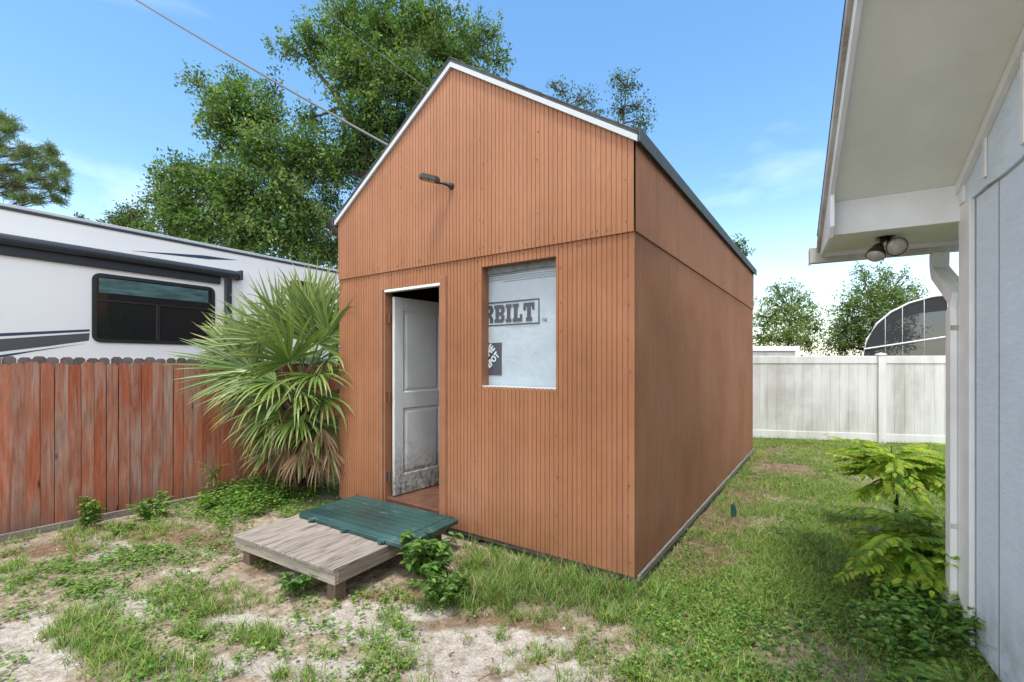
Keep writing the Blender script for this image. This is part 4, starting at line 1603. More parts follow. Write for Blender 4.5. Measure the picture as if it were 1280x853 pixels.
mb = MB()
mb.face([(x, 0, z) for x, z in prof] + [(4.8, 0, 0)])
for (a, b), (c, d) in zip(prof[:-1], prof[1:]): mb.face([(a, 0, b), (c, 0, d), (c, 5, d), (a, 5, b)])
mb.build('screen', M['screen'], pc)
mb = MB()
mb.tube([(x, 0, z) for x, z in prof], .024, 8)
mb.tube([(x, 5, z) for x, z in prof], .032, 8)
for x in (.50, .86, 1.30, 1.75, 2.2, 2.7, 3.3): mb.tube([(x, -.006, 0), (x, -.006, ptop(x))], .009, 6)
mb.tube([(.04, -.01, 1.98), (1.2, -.01, 2.18), (3.4, -.01, 2.55)], .020, 8)
for x in (.1, .62, 1.45, 2.6): mb.tube([(x, 0, ptop(x)), (x, 5, ptop(x))], .02, 6)
mb.build('frame', M['frame_white'], pc)
mb = MB(); mb.box(1.45, 4.9, 1.2, 5.2, 3.42, 3.5, .01); mb.build('roof_panel', M['house_trim'], pc)

# ================================================================== overhead wires
a, b, c = at(-60, -135, 7.2), at(170, 0, 6.2), at(485, 182, 5.2)
w = empty('service_wire', (c[0], c[1], 0), 0, 'grey service cable dropping from upper left to the shed roof', 'cable')
mb = MB()
A, B_ = Vector(at(-200, -215, 7.4)), Vector(at(497, 189, 5.16))
u_, v_ = 0.9, .8
eu, ev = 1.15, .8
E = Vector((SL[0] + AX[0] * eu + IN[0] * ev, SL[1] + AX[1] * eu + IN[1] * ev, ZE + slope * eu + .07))
ptsw = []
A = Vector(at(170, 0, 6.4)) + (Vector(at(170, 0, 6.4)) - E) * 1.2
n = 24
base = Vector(at(485, 182, 5.75))
dirw = (Vector(at(170, 0, 7.6)) - base)
for k in range(n + 1):
    t = -.25 + 2.6 * k / n
    p = base + dirw * t
    p.z += .10 * (t - .0) * (t - 1.0)
    ptsw.append(tuple(p))
mb.tube(ptsw, .016, 6)
mb.build('cable', M['wire'], w, origin=(c[0], c[1], 0))
a = at(385, -2, 9.5); b = at(540, 118, 8.2)
w2_ = empty('thin_wire', (b[0], b[1], 0), 0, 'thin dark wire crossing in front of the oak crown', 'cable')
mb = MB(); A, B_ = Vector(a), Vector(b)
mb.tube([tuple(A + (B_ - A) * (-.6 + 2.0 * k / 12) + Vector((0, 0, .08 * ((k / 6) - 1) ** 2))) for k in range(13)], .0035, 5)
mb.build('cable', M['wire_dark'], w2_, origin=(b[0], b[1], 0))


# ================================================================== trees
def sprays(centers, radii, n_spray, per, leaf_l, cols, flat=.8, shell=.55, sr=.22, droop=.15):
    """leaves in sprays filling ellipsoids"""
    Vs, Ts, Cs, o = [], [], [], 0
    for c, r, ns in zip(centers, radii, n_spray):
        ns = int(ns)
        d = unit(rng.normal(0, 1, (ns, 3)))
        rad = rng.random(ns) ** shell * (1 + rng.normal(0, .20, ns))
        S = np.array(c) + d * rad[:, None] * np.array([r, r, r * flat])
        out = unit(d + rng.normal(0, .5, (ns, 3)) + [0, 0, .1])
        tone = rng.normal(1, .22, ns) 
        hue = rng.random(ns)
        P = np.repeat(S, per, 0); O = np.repeat(out, per, 0)
        al = rng.uniform(-1, 1, len(P))
        P = P + O * (al * sr)[:, None] + rng.normal(0, sr * .34, (len(P), 3))
        D = unit(O * .7 + rng.normal(0, .7, (len(P), 3)) + [0, 0, -droop])
        N = unit(rng.normal(0, .55, (len(P), 3)) + [0, 0, 1])
        L = rng.uniform(.7, 1.3, len(P)) * leaf_l
        v, t = diamond(P, D, N, L, L * rng.uniform(.4, .6, len(P)))
        cc = np.array(cols)
        base = cc[np.minimum((np.repeat(hue, per) * len(cc)).astype(int), len(cc) - 1)]
        col = np.clip(base * np.repeat(tone, per)[:, None] * (1 + rng.normal(0, .15, (len(P), 1))), .006, .8)
        Vs.append(v); Ts.append(t + o); Cs.append(np.repeat(col, 4, 0)); o += len(v)
    return np.concatenate(Vs), np.concatenate(Ts), np.concatenate(Cs)


def limb(mb, a, b, r0, r1, wob=.25, n=5, seg=7):
    a, b = Vector(a), Vector(b)
    L = (b - a).length
    pts = []
    o = Vector((random.uniform(-1, 1), random.uniform(-1, 1), random.uniform(-.2, .8))) * wob * L * .3
    for k in range(n + 1):
        t = k / n
        pts.append(a + (b - a) * t + o * math.sin(t * math.pi) + Vector((random.uniform(-1, 1), random.uniform(-1, 1), random.uniform(-1, 1))) * L * .02)
    mb.tube(pts, [r0 + (r1 - r0) * (k / n) for k in range(n + 1)], seg)
    return pts


def tree(name, label, base, forks, clumps, leaf_l, cols, Yd, dens=1., group=None, per=12, sr=.22, tr=.3, shell=.55, droop=.15, mat='leaf'):
    """base: ground point; forks: trunk/limb polylines [(points, r0, r1)]; clumps: (px,py,rpx,dy,density)"""
    root = empty(name, base, 0, label, 'tree', group)
    mb = MB()
    nodes = []
    for pts, r0, r1 in forks:
        n = len(pts)
        dense = []
        for i in range(n - 1):
            for k in range(4):
                t = k / 4
                p = Vector(pts[i]) * (1 - t) + Vector(pts[i + 1]) * t
                dense.append(p + Vector((random.uniform(-1, 1), random.uniform(-1, 1), 0)) * r1 * .6)
        dense.append(Vector(pts[-1]))
        rr = [r0 + (r1 - r0) * k / (len(dense) - 1) for k in range(len(dense))]
        mb.tube(dense, rr, 10)
        nodes += list(zip(dense, rr))
    cs, rs, ns = [], [], []
    for (px, py, rp, dy, dn) in clumps:
        c = at(px, py, Yd + dy); r = rp / F * (Yd + dy)
        cs.append(c); rs.append(r); ns.append(max(6, dn * dens * r ** 2 * 60))
        cv = Vector(c)
        best = min(nodes, key=lambda q: (q[0] - cv).length + max(0, q[0].z - cv.z) * .8)
        pts = limb(mb, best[0], cv, min(best[1] * .7, .03 + r * .05), .015)
        for k in range(int(4 + 5 * dn)):
            d = Vector((random.gauss(0, 1), random.gauss(0, 1), random.gauss(.2, .8))).normalized() * r * random.uniform(.6, 1.0)
            limb(mb, pts[random.randint(2, 5)], cv + d, .018, .005, .4, 3, 5)
    mb.build('trunk', M['bark'], root, origin=base)
    V, T, C = sprays(cs, rs, ns, per, leaf_l, cols, .85, shell, sr, droop)
    np_obj('crown', V, [T], C, M[mat], root, origin=base)
    print(name, 'leaves', len(V) // 4)
    return root


OAK = [(.075, .150, .034), (.095, .180, .040), (.055, .115, .028), (.13, .215, .055), (.085, .16, .036), (.065, .13, .030), (.17, .23, .075)]
OY = 13.0
ob_ = at(478, 500, OY); oak_base = (ob_[0], OY, 0)
oc = [(480, 40, 55, .0, 1), (530, 28, 42, .5, 1), (432, 22, 34, .3, .8), (590, 52, 40, 1, .55), (622, 78, 20, 1, .4), (572, 85, 36, .5, .8), (548, 60, 30, 0, .8), (402, 62, 30, .2, .75), (360, 62, 22, 0, .5), (385, 45, 20, 0, .5),
      (444, 88, 44, -.5, 1), (500, 102, 46, -.6, 1.1), (540, 118, 36, 0, 1), (462, 148, 44, -.4, 1.05), (500, 165, 34, .5, .9), (440, 190, 36, .4, .9),
      (300, 138, 36, -.8, 1.2), (268, 118, 24, -.5, .55), (246, 102, 18, -.3, .4), (335, 118, 22, .2, .5), (300, 100, 22, .3, .35), (282, 158, 32, -.8, 1.1), (335, 150, 24, -.5, .9),
      (332, 190, 40, -1.2, 1.1), (292, 190, 24, -.5, .6), (385, 185, 34, -.3, .8), (415, 215, 40, -.2, .9), (385, 150, 24, .4, .45), (372, 215, 34, -.6, 1),
      (265, 228, 34, -1.4, 1.2), (232, 218, 26, -1, 1.2), (300, 235, 36, -1.6, 1.1), (345, 245, 38, -1.5, 1.1), (285, 268, 34, -1.5, 1.1), (330, 285, 40, -1.6, 1.1), (380, 275, 34, -1, 1), (410, 262, 24, 0, .7),
      (300, 300, 34, -1.2, 1.1), (370, 310, 40, -.8, 1.1), (410, 318, 34, .2, 1), (235, 260, 28, -1, 1.2), (208, 255, 26, -.5, 1.3), (205, 222, 18, -.3, 1.0), (255, 290, 30, -1, 1.2), (220, 285, 26, -.6, 1.2), (430, 60, 26, .6, .6), (615, 45, 14, 1, .4), (470, 210, 40, .3, .8), (440, 300, 30, 1, .7), (510, 205, 40, .2, .8), (545, 165, 36, .3, .8), (500, 255, 38, .4, .8), (555, 225, 32, .6, .7), (470, 285, 34, .2, .8), (530, 300, 32, .4, .7), (585, 120, 30, .8, .6)]
P_ = lambda x, y, d=0: at(x, y, OY + d)
tree('oak_tree', 'big spreading green oak tree rising behind the trailer and shed', oak_base,
     [([oak_base, P_(474, 350), P_(462, 260), P_(456, 180), P_(470, 110), P_(495, 50, .2)], .34, .07),
      ([P_(470, 320), P_(425, 290, -.5), P_(385, 258, -.9), P_(345, 225, -1.2), P_(318, 175, -1)], .20, .05),
      ([P_(385, 258, -.9), P_(335, 262, -1.2), P_(270, 250, -1.2), P_(225, 240, -.9)], .10, .03),
      ([P_(456, 180), P_(420, 120, .2), P_(385, 75, .2)], .12, .03),
      ([P_(470, 110), P_(530, 95, .3), P_(590, 65, .8)], .09, .02),
      ([P_(318, 175, -1), P_(290, 135, -.8), P_(262, 112, -.5)], .05, .015)],
     oc, .096, OAK, OY, 7.0, per=13, sr=.16)

# thin topped tree showing above the shed's right slope
ty = 15.5
tb = at(775, 500, ty); tb = (tb[0], ty, 0)
Q_ = lambda x, y, d=0: at(x, y, ty + d)
tree('slender_tree', 'slender open topped tree showing above the right roof slope', tb,
     [([tb, Q_(765, 300), Q_(775, 200), Q_(783, 110)], .16, .02), ([Q_(765, 300), Q_(725, 180), Q_(705, 115)], .09, .02)],
     [(783, 108, 20, 0, .75), (798, 135, 16, 0, .7), (772, 98, 12, 0, .5), (806, 155, 12, .2, .6), (705, 116, 16, 0, .6), (728, 124, 16, 0, .75), (745, 140, 14, 0, .6), (775, 140, 16, .2, .8), (690, 108, 9, 0, .4), (795, 165, 18, 0, .8), (770, 190, 26, 0, .9), (735, 170, 22, .2, .8), (750, 220, 28, 0, .9), (790, 215, 24, .2, .8), (765, 255, 26, 0, .8)],
     .085, [(.06, .10, .03), (.08, .13, .035), (.05, .08, .025)], ty, 4.5, per=10, sr=.16)
# small crown at the far end of the roof
ty2 = 14.0
tb = at(930, 500, ty2); tb = (tb[0], ty2, 0)
tree('distant_tree', 'small bright green tree top just past the far end of the shed roof', tb,
     [([tb, at(925, 330, ty2)], .08, .02)], [(922, 308, 11, 0, 1.6), (914, 314, 9, 0, 1.6), (928, 318, 9, 0, 1.4)], .09, [(.10, .17, .035), (.07, .13, .03)], ty2, 5, per=10, sr=.12)
# two leafy trees above the back fence
ty3 = 16.0
for nm, lab, cx_, cl, cols in (
        ('leafy_tree', 'rounded light green tree above the white outbuilding roof', 985,
         [(985, 385, 24, 0, 1.3), (962, 400, 20, 0, 1.3), (1005, 400, 22, 0, 1.3), (985, 420, 30, -.4, 1.3), (952, 425, 20, 0, 1.2), (1010, 428, 18, 0, 1.2), (978, 368, 14, 0, .9), (1000, 372, 12, 0, .8), (960, 378, 12, 0, .8), (945, 395, 12, 0, .7), (1022, 412, 11, 0, .8), (970, 358, 8, 0, .7), (1012, 382, 8, 0, .7), (990, 360, 8, 0, .6)],
         [(.16, .24, .06), (.19, .27, .07), (.12, .19, .05), (.24, .30, .10)]),
        ('leafy_tree', 'taller darker feathery tree beside the black screened pool cage', 1090,
         [(1090, 365, 26, 0, 1.3), (1065, 380, 24, 0, 1.3), (1115, 368, 24, 0, 1.2), (1090, 395, 34, -.4, 1.4), (1060, 410, 28, 0, 1.4), (1125, 385, 22, 0, 1.2), (1050, 430, 24, 0, 1.4), (1085, 425, 34, 0, 1.4), (1140, 362, 13, .2, .8), (1130, 345, 10, .2, .6), (1080, 343, 14, .2, .8), (1105, 342, 12, .2, .7), (1148, 375, 12, 0, .7), (1120, 420, 26, .4, 1.2)],
         [(.115, .18, .048), (.13, .205, .055), (.09, .15, .042), (.17, .23, .075)])):
    b_ = at(cx_, 500, ty3); b_ = (b_[0], ty3, 0)
    tree(nm, lab, b_, [([b_, at(cx_, 440, ty3), at(cx_ + 3, 390, ty3)], .16, .04)], cl, .085, cols, ty3, 4.4, 'leafy trees beyond the back fence', per=11, sr=.15)
# low trees peeking over the trailer roof
ty4 = 17.0
b_ = at(160, 500, ty4); b_ = (b_[0], ty4, 0)
tree('small_tree', 'small yellowish green tree top over the trailer roof left of the oak', b_, [([b_, at(160, 300, ty4)], .14, .04)],
     [(160, 272, 16, 0, 1.3), (175, 266, 12, 0, 1.2), (150, 280, 14, 0, 1.2), (182, 285, 14, 0, 1.4), (140, 276, 7, 0, .8), (125, 278, 6, .5, .7), (165, 292, 20, 0, 1.3)],
     .10, [(.12, .17, .035), (.08, .13, .03), (.06, .11, .026)], ty4, 5.5, per=10, sr=.14)
b_ = at(100, 500, 24); b_ = (b_[0], 24, 0)
tree('distant_tree', 'tiny dark tree tip just above the trailer roof between pine and oak', b_, [([b_, at(100, 285, 24)], .1, .03)],
     [(100, 272, 5, 0, 1.2), (106, 275, 5, 0, 1), (103, 285, 7, 0, 1.2)], .12, [(.04, .07, .02), (.06, .09, .03)], 24, 5, per=8, sr=.12)

# pine at the left edge: needle tufts on bare limbs
py_ = 19.0
b_ = at(-45, 500, py_); b_ = (b_[0], py_, 0)
pine = empty('pine_tree', b_, 0, 'tall pine with tufted needles at the left edge above the trailer', 'tree')
mb = MB()
top = at(-40, 60, py_)
mb.tube([b_, at(-44, 300, py_), top], [.22, .16, .05], 10)
tufts = []
for (x, y, r) in ((10, 165, 18), (25, 190, 20), (48, 195, 16), (65, 190, 12), (72, 205, 12), (76, 222, 10), (60, 232, 14), (40, 222, 14), (15, 215, 16), (12, 240, 12), (30, 248, 10), (70, 250, 10), (78, 238, 8), (45, 250, 9), (-8, 180, 22), (-5, 225, 18), (5, 150, 12), (-20, 140, 20), (20, 232, 10), (52, 212, 10), (34, 205, 12), (-30, 200, 30), (82, 215, 6)):
    c = Vector(at(x, y, py_ + random.uniform(-.8, .8)))
    s = Vector(at(-42, y + random.uniform(10, 40), py_))
    pts = limb(mb, s, c, .04, .014, .3)
    for k in range(max(3, int(r * .9))):
        d = Vector((random.gauss(0, 1), random.gauss(0, 1), random.gauss(0, .7)))
        q = c + d * r / F * py_ * .42
        limb(mb, pts[random.randint(2, 5)], q, .010, .005, .3, 3, 4)
        tufts.append(tuple(q))
mb.build('trunk', M['bark'], pine, origin=b_)
T_ = np.array(tufts)
per = 70
P = np.repeat(T_, per, 0) + rng.normal(0, .06, (len(T_) * per, 3))
D = unit(rng.normal(0, 1, (len(P), 3)) + [0, 0, .45])
L = rng.uniform(.14, .26, len(P))
v, t = diamond(P, D, rdir(len(P), -1, 1), L, .020, .1)
c = pal(len(P), [(.07, .14, .045), (.095, .17, .055), (.055, .11, .035), (.12, .18, .07), (.14, .12, .05)], .2)
np_obj('crown', v, [t], np.repeat(c, 4, 0), M['leaf'], pine, origin=b_)

# ================================================================== fan palm between fence and shed
pb = ray_z(378, 622, 0.)
pb = (pb[0] - .02, pb[1] + .02, 0)
palm = empty('fan_palm', pb, 0, 'bushy fan palm with spiky green fronds between the red fence and shed', 'palm')
mb = MB()
pts = [(pb[0], pb[1], -.05), (pb[0] + .02, pb[1], .4), (pb[0] + .01, pb[1], .85), (pb[0], pb[1], 1.15)]
mb.tube(pts, [.17, .16, .15, .10], 12)
for k in range(46):  # old leaf bases
    z = .1 + 1.0 * k / 46; a = k * 2.4
    d = Vector((math.cos(a), math.sin(a), 0))
    p = Vector((pb[0], pb[1], z)) + d * .13
    mb.tube([p, p + d * .06 + Vector((0, 0, .09)), p + d * .10 + Vector((0, 0, .20))], [.035, .025, .012], 5)
mb.build('trunk', M['bark'], palm, origin=pb)

PG = np.array([(.085, .17, .030), (.115, .205, .036), (.07, .145, .030), (.155, .235, .045)])
PYL = np.array([.42, .42, .12])
PBR = np.array([(.27, .17, .095), (.34, .23, .135), (.19, .115, .065), (.42, .31, .19)])


def fan(hub, axis_, nrm, Rr, nseg=34, spread=112, droop=.25, dead=0., fold=.16, width=.035, yellow=.25, twist=0.2):
    hub, a = np.array(hub), np.array(axis_, float); a /= np.linalg.norm(a)
    n = np.array(nrm, float); n = n - a * n.dot(a); n /= np.linalg.norm(n)
    b = np.cross(n, a)
    V, Q, C = [], [], []
    K = 7
    for i in range(nseg):
        th = R(spread) * (2 * (i + .5) / nseg - 1) + random.gauss(0, .045)
        L = Rr * (1 - .30 * (abs(th) / R(spread)) ** 2) * random.uniform(.9, 1.06)
        d = a * math.cos(th) + b * math.sin(th) + n * (fold * (abs(math.sin(th))) + random.gauss(0, .09 + .10 * dead))
        d /= np.linalg.norm(d)
        side = np.cross(n, d); side /= np.linalg.norm(side)
        base = PG[random.randrange(len(PG))] * random.uniform(.85, 1.2)
        if random.random() < dead: base = PBR[random.randrange(len(PBR))] * random.uniform(.8, 1.15)
        tipc = base * .4 + PYL * .6 if random.random() < yellow else base * .8 + PYL * .2
        if dead > .6: tipc = base
        dr = droop * random.uniform(.3, 1.5)
        if random.random() < .10 and dead < .6: dr += random.uniform(.6, 1.6)
        pos = hub.copy(); dirv = d.copy()
        o = len(V)
        rot = random.gauss(0, twist)
        for k in range(K + 1):
            t = k / K
            w = width * (min(1, .25 + t * 2.6) if t < .35 else (1 - ((t - .35) / .65) ** 1.5) * 1.0 + .02)
            nn_ = np.cross(dirv, side)
            sd = side * math.cos(rot * t) + nn_ * math.sin(rot * t)
            V += [pos - sd * w * .5 + nn_ * w * .22, pos, pos + sd * w * .5 + nn_ * w * .22]
            cc = base * (1 - t ** 2) + tipc * t ** 2
            C += [cc * 1.0, cc * .86, cc * 1.0]
            step = L / K
            dirv = dirv + np.array([0, 0, -dr * (t ** 1.4) * .55])
            dirv /= np.linalg.norm(dirv)
            pos = pos + dirv * step
        for k in range(K):
            r0, r1 = o + 3 * k, o + 3 * k + 3
            Q += [(r0, r0 + 1, r1 + 1, r1), (r0 + 1, r0 + 2, r1 + 2, r1 + 1)]
    return V, Q, C


def palm_frond(px, py, dy, axis_, nrm, Rr, **kw):
    hub = np.array(at(px, py, pb[1] + dy))
    V, Q, C = fan(hub, axis_, nrm, Rr, **kw)
    # stalk
    st = Vector((pb[0] + random.uniform(-.05, .05), pb[1] + random.uniform(-.05, .05), min(1.0, max(.35, hub[2] - .45))))
    o = len(V)
    h = Vector(hub)
    mid = st * .5 + h * .5 + Vector((0, 0, .10))
    pl = [st, st * .6 + mid * .4, mid, mid * .4 + h * .6, h]
    for k, p in enumerate(pl):
        w_ = .018 - .002 * k
        s_ = (h - st).cross(Vector((0, 0, 1)))
        s_ = s_.normalized() if s_.length > 1e-3 else Vector((1, 0, 0))
        up_ = Vector((0, 0, 1))
        V += [np.array(p - s_ * w_), np.array(p - up_ * w_ * .7), np.array(p + s_ * w_), np.array(p + up_ * w_ * .5)]
        cc = np.array([.13, .17, .05]) if kw.get('dead', 0) < .6 else np.array([.22, .15, .09])
        C += [cc] * 4
    for k in range(4):
        for j in range(4):
            Q.append((o + 4 * k + j, o + 4 * k + (j + 1) % 4, o + 4 * k + 4 + (j + 1) % 4, o + 4 * k + 4 + j))
    ob2 = np_obj('frond', np.array(V), [np.array(Q)], np.array(C), M['palm'] if kw.get('dead', 0) < .6 else M['dry'], palm, origin=pb)
    if kw.get('dead', 0) > .6: ob2['label'] = 'withered brown frond'
    return ob2


# living fronds: hub pixel, depth shift, axis (right, away, up), facing
palm_frond(317, 462, -.15, (-.85, -.2, .45), (.15, -1, .35), .86, nseg=36, spread=80, droop=.10, yellow=.25)
palm_frond(352, 425, -.05, (-.55, -.1, .75), (.2, -1, .2), .86, nseg=36, spread=80, droop=.16, yellow=.4)
palm_frond(372, 420, -.1, (-.05, -.1, .95), (.1, -1, .15), .80, nseg=38, spread=95, droop=.12, yellow=.4)
palm_frond(398, 430, -.2, (.35, -.15, .95), (0, -1, .25), .88, nseg=36, spread=95, droop=.15, yellow=.4)
palm_frond(385, 405, .2, (.1, .2, .95), (0, -1, .1), .72, nseg=30, spread=80, droop=.12, yellow=.3)
palm_frond(345, 478, -.35, (-.55, -.55, -.15), (-.2, -.55, .85), .78, nseg=32, spread=105, droop=.62, yellow=.7)
palm_frond(338, 470, -.2, (-.95, -.15, .05), (0, -.6, .9), .70, nseg=28, spread=80, droop=.45, yellow=.8)
palm_frond(395, 470, -.3, (.35, -.6, -.05), (.2, -.6, .85), .66, nseg=32, spread=110, droop=.55, yellow=.45)
palm_frond(410, 450, -.1, (.7, -.35, .35), (0, -.7, .8), .62, nseg=28, spread=90, droop=.4, yellow=.4)
palm_frond(372, 490, -.35, (-.1, -.75, -.15), (0, -.5, .9), .66, nseg=32, spread=105, droop=.6, yellow=.5)
palm_frond(360, 455, .25, (-.5, .6, .5), (0, .3, .9), .8, nseg=30, spread=95, droop=.3)
palm_frond(390, 455, .3, (.2, .8, .5), (0, .3, .9), .8, nseg=30, spread=95, droop=.3)
palm_frond(345, 508, -.25, (-.6, -.45, -.55), (-.3, -.8, .5), .62, nseg=26, spread=80, droop=.5, yellow=.6, dead=.15)
palm_frond(330, 440, .1, (-.75, .1, .7), (.1, -1, .3), .84, nseg=36, spread=75, droop=.12, yellow=.5)
palm_frond(412, 420, -.25, (.55, -.2, .85), (-.1, -1, .25), .72, nseg=32, spread=85, droop=.2, yellow=.5)
palm_frond(362, 452, -.3, (-.25, -.5, .75), (.1, -.9, .45), .70, nseg=34, spread=95, droop=.28, yellow=.6)
palm_frond(405, 495, -.3, (.5, -.5, -.3), (.3, -.6, .8), .58, nseg=28, spread=100, droop=.6, yellow=.6)
palm_frond(330, 492, -.1, (-.8, -.2, -.35), (-.1, -.6, .8), .66, nseg=26, spread=75, droop=.5, yellow=.8, dead=.1)
palm_frond(350, 530, -.2, (-.55, -.35, -.35), (-.2, -.7, .6), .56, nseg=24, spread=85, droop=.65, yellow=.6, dead=.08)
palm_frond(400, 528, -.2, (.35, -.45, -.4), (.2, -.7, .6), .54, nseg=24, spread=85, droop=.65, yellow=.5, dead=.08)
palm_frond(374, 520, -.34, (-.1, -.6, -.3), (0, -.6, .8), .56, nseg=24, spread=90, droop=.7, yellow=.5, dead=.05)
palm_frond(345, 560, -.15, (-.6, -.25, -.3), (-.2, -.7, .6), .46, nseg=18, spread=70, droop=.7, yellow=.7, dead=.2)
palm_frond(305, 440, .05, (-.9, -.1, .55), (.15, -1, .35), .62, nseg=26, spread=60, droop=.08, yellow=.5)
palm_frond(390, 395, .0, (.0, .1, 1), (0, -1, .1), .70, nseg=26, spread=60, droop=.06, yellow=.6)
# withered fronds round the trunk
for (x, y, ax) in ((350, 515, (-.5, -.4, -.75)), (385, 508, (.1, -.55, -.9)), (408, 515, (.5, -.3, -.9)), (368, 530, (-.2, -.3, -1)), (398, 540, (.3, -.3, -1)), (338, 525, (-.45, -.1, -.9)), (380, 550, (0, -.3, -1)), (358, 548, (-.35, -.2, -1)), (412, 545, (.35, -.1, -1)), (390, 525, (.2, -.5, -.8)), (372, 505, (-.1, -.6, -.7))):
    palm_frond(x + random.uniform(-6, 6), y + random.uniform(-8, 8), random.uniform(-.3, -.02), ax, (ax[0] * .3 + random.gauss(0, .5), -1, random.gauss(.2, .4)), random.uniform(.36, .6), nseg=random.randint(11, 16), spread=random.uniform(30, 60), droop=random.uniform(.5, 1.1), dead=.93, width=.023, twist=1.3)
palm_frond(298, 478, 0.05, (-.9, .05, .1), (0, -.5, .9), .42, nseg=14, spread=50, droop=.7, dead=.95, width=.022, twist=.7)

for (x, y, ax) in ((385, 545, (.1, -.3, -1)), (402, 535, (.35, -.3, -1)), (412, 560, (.3, -.2, -1)), (375, 565, (-.2, -.3, -1)), (396, 570, (.1, -.3, -1))):
    palm_frond(x, y, -.40, ax, (random.gauss(0, .5), -1, random.gauss(.2, .3)), random.uniform(.34, .46), nseg=13, spread=random.uniform(30, 50), droop=random.uniform(.4, .9), dead=.95, width=.023, twist=1.3)

# little palm seedling against the fence
q = ray_plane(270, 600, FN[0], FN[1], FO - .18)
q = (q[0], q[1], 0)
sd_ = empty('palm_seedling', q, 0, 'tiny yellow green palm seedling in front of the red fence', 'plant')
for nm, ax_, rr in (('frond', (-.2, -.5, .7), .3), ('frond', (.4, -.4, .6), .26)):
    hub = (q[0], q[1], .27)
    V, Q, C = fan(hub, ax_, (0, -.5, .9), rr, nseg=9, spread=75, droop=1.0, yellow=.9, width=.022)
    np_obj(nm, np.array(V), [np.array(Q)], np.array(C), M['palm'], sd_, origin=q)
mb = MB(); mb.tube([(q[0], q[1], 0), (q[0] + .01, q[1], .15), (q[0], q[1], .28)], .008, 6); mb.build('stem', M['greenstem'], sd_, origin=q)


# ================================================================== saplings with feathery leaves
def pinnate(base, d, Ln, pairs, ll, cols, sag=.5):
    base, d = np.array(base, float), np.array(d, float); d /= np.linalg.norm(d)
    P, D, N, path = [], [], [], []
    pos, dv = base.copy(), d.copy()
    for k in range(pairs + 2):
        t = k / (pairs + 1)
        path.append(tuple(pos))
        side = np.cross(dv, [0, 0, 1.]); side /= max(np.linalg.norm(side), 1e-6)
        up = np.cross(side, dv)
        if k > 0:
            for s in (-1, 1):
                P.append(pos + side * s * .003); D.append(side * s * .85 + dv * .5 - np.array([0, 0, .12])); N.append(up + np.random.default_rng(k).normal(0, .1, 3))
        dv = dv + np.array([0, 0, -sag / (pairs + 1)]); dv /= np.linalg.norm(dv)
        pos = pos + dv * Ln / (pairs + 1)
    P.append(pos); D.append(dv); N.append(up)
    P, D, N = np.array(P), np.array(D), np.array(N)
    n = len(P)
    t = np.concatenate([np.repeat(np.linspace(0, 1, (n - 1) // 2), 2), [1]])[:n]
    sz = ll * (1 - .45 * np.abs(t - .45)) * rng.uniform(.85, 1.15, n)
    v, q, _ = leaf_faces(P, D, N, sz, sz * .48, .14, .16)
    tone = rng.uniform(.8, 1.2)
    c = pal(n, cols, .10) * tone
    return v, q, np.repeat(c, 6, 0), path


def sapling(name, label, base, stems, leaves, cols, ll, group=None):
    root = empty(name, base, 0, label, 'sapling', group)
    mb = MB()
    for pts, r0 in stems: mb.tube(pts, [r0 * (1 - .6 * k / (len(pts) - 1)) for k in range(len(pts))], 7)
    Vs, Qs, Cs, o = [], [], [], 0
    for b_, d_, L_, pr in leaves:
        v, q, c, path = pinnate(b_, d_, L_, pr, ll, cols, random.uniform(.35, .9))
        mb.mi = 1; mb.tube(path, [.0022] * (len(path) - 1) + [.001], 5)
        Vs.append(v); Qs.append(q + o); Cs.append(c); o += len(v)
    mb.build('stems', [M['stem'], M['greenstem']], root, origin=base)
    np_obj('foliage', np.concatenate(Vs), [np.concatenate(Qs)], np.concatenate(Cs), M['leaf_thin'], root, origin=base)
    return root


YG = [(.32, .40, .04), (.26, .37, .04), (.38, .42, .05), (.20, .31, .035), (.15, .26, .03)]
YG2 = [(.30, .40, .045), (.24, .36, .04), (.36, .42, .06), (.18, .30, .035), (.14, .24, .03)]
b1 = ray_z(1122, 672, 0)
sv = []
for dx, dy, h in ((-.05, .0, .84), (.02, .04, .70), (-.02, -.03, .58)):
    sv.append(([(b1[0] + dx * .2, b1[1] + dy * .2, -.02), (b1[0] + dx * .6, b1[1] + dy * .6, h * .4), (b1[0] + dx, b1[1] + dy, h * .75), (b1[0] + dx * 1.2, b1[1] + dy, h)], .013))
lv = []
for k in range(66):
    z = random.choice((random.uniform(.64, .84), random.uniform(.50, .84)))
    a = random.uniform(0, 2 * math.pi)
    st = random.choice(sv)[0]
    zz = min(z, st[-1][2])
    tt = zz / st[-1][2]
    bx = st[0][0] + (st[-1][0] - st[0][0]) * tt; by = st[0][1] + (st[-1][1] - st[0][1]) * tt
    lv.append(((bx, by, zz), (math.cos(a), math.sin(a), random.uniform(-.1, .7)), random.uniform(.32, .58), random.randint(11, 16)))
sapling('feathery_sapling', 'yellow green feathery sapling standing apart on the lawn near the downspout', b1, sv, lv, YG, .090, 'feathery saplings by the house')
b2 = ray_z(1165, 752, 0)
sv = []
for dx, dy, h in ((-.14, .05, .60), (.04, .06, .56), (-.06, -.08, .46), (.08, -.03, .40), (-.22, .0, .44)):
    sv.append(([(b2[0] + dx * .2, b2[1] + dy * .2, -.02), (b2[0] + dx * .6, b2[1] + dy * .6, h * .4), (b2[0] + dx, b2[1] + dy, h)], .009))
lv = []
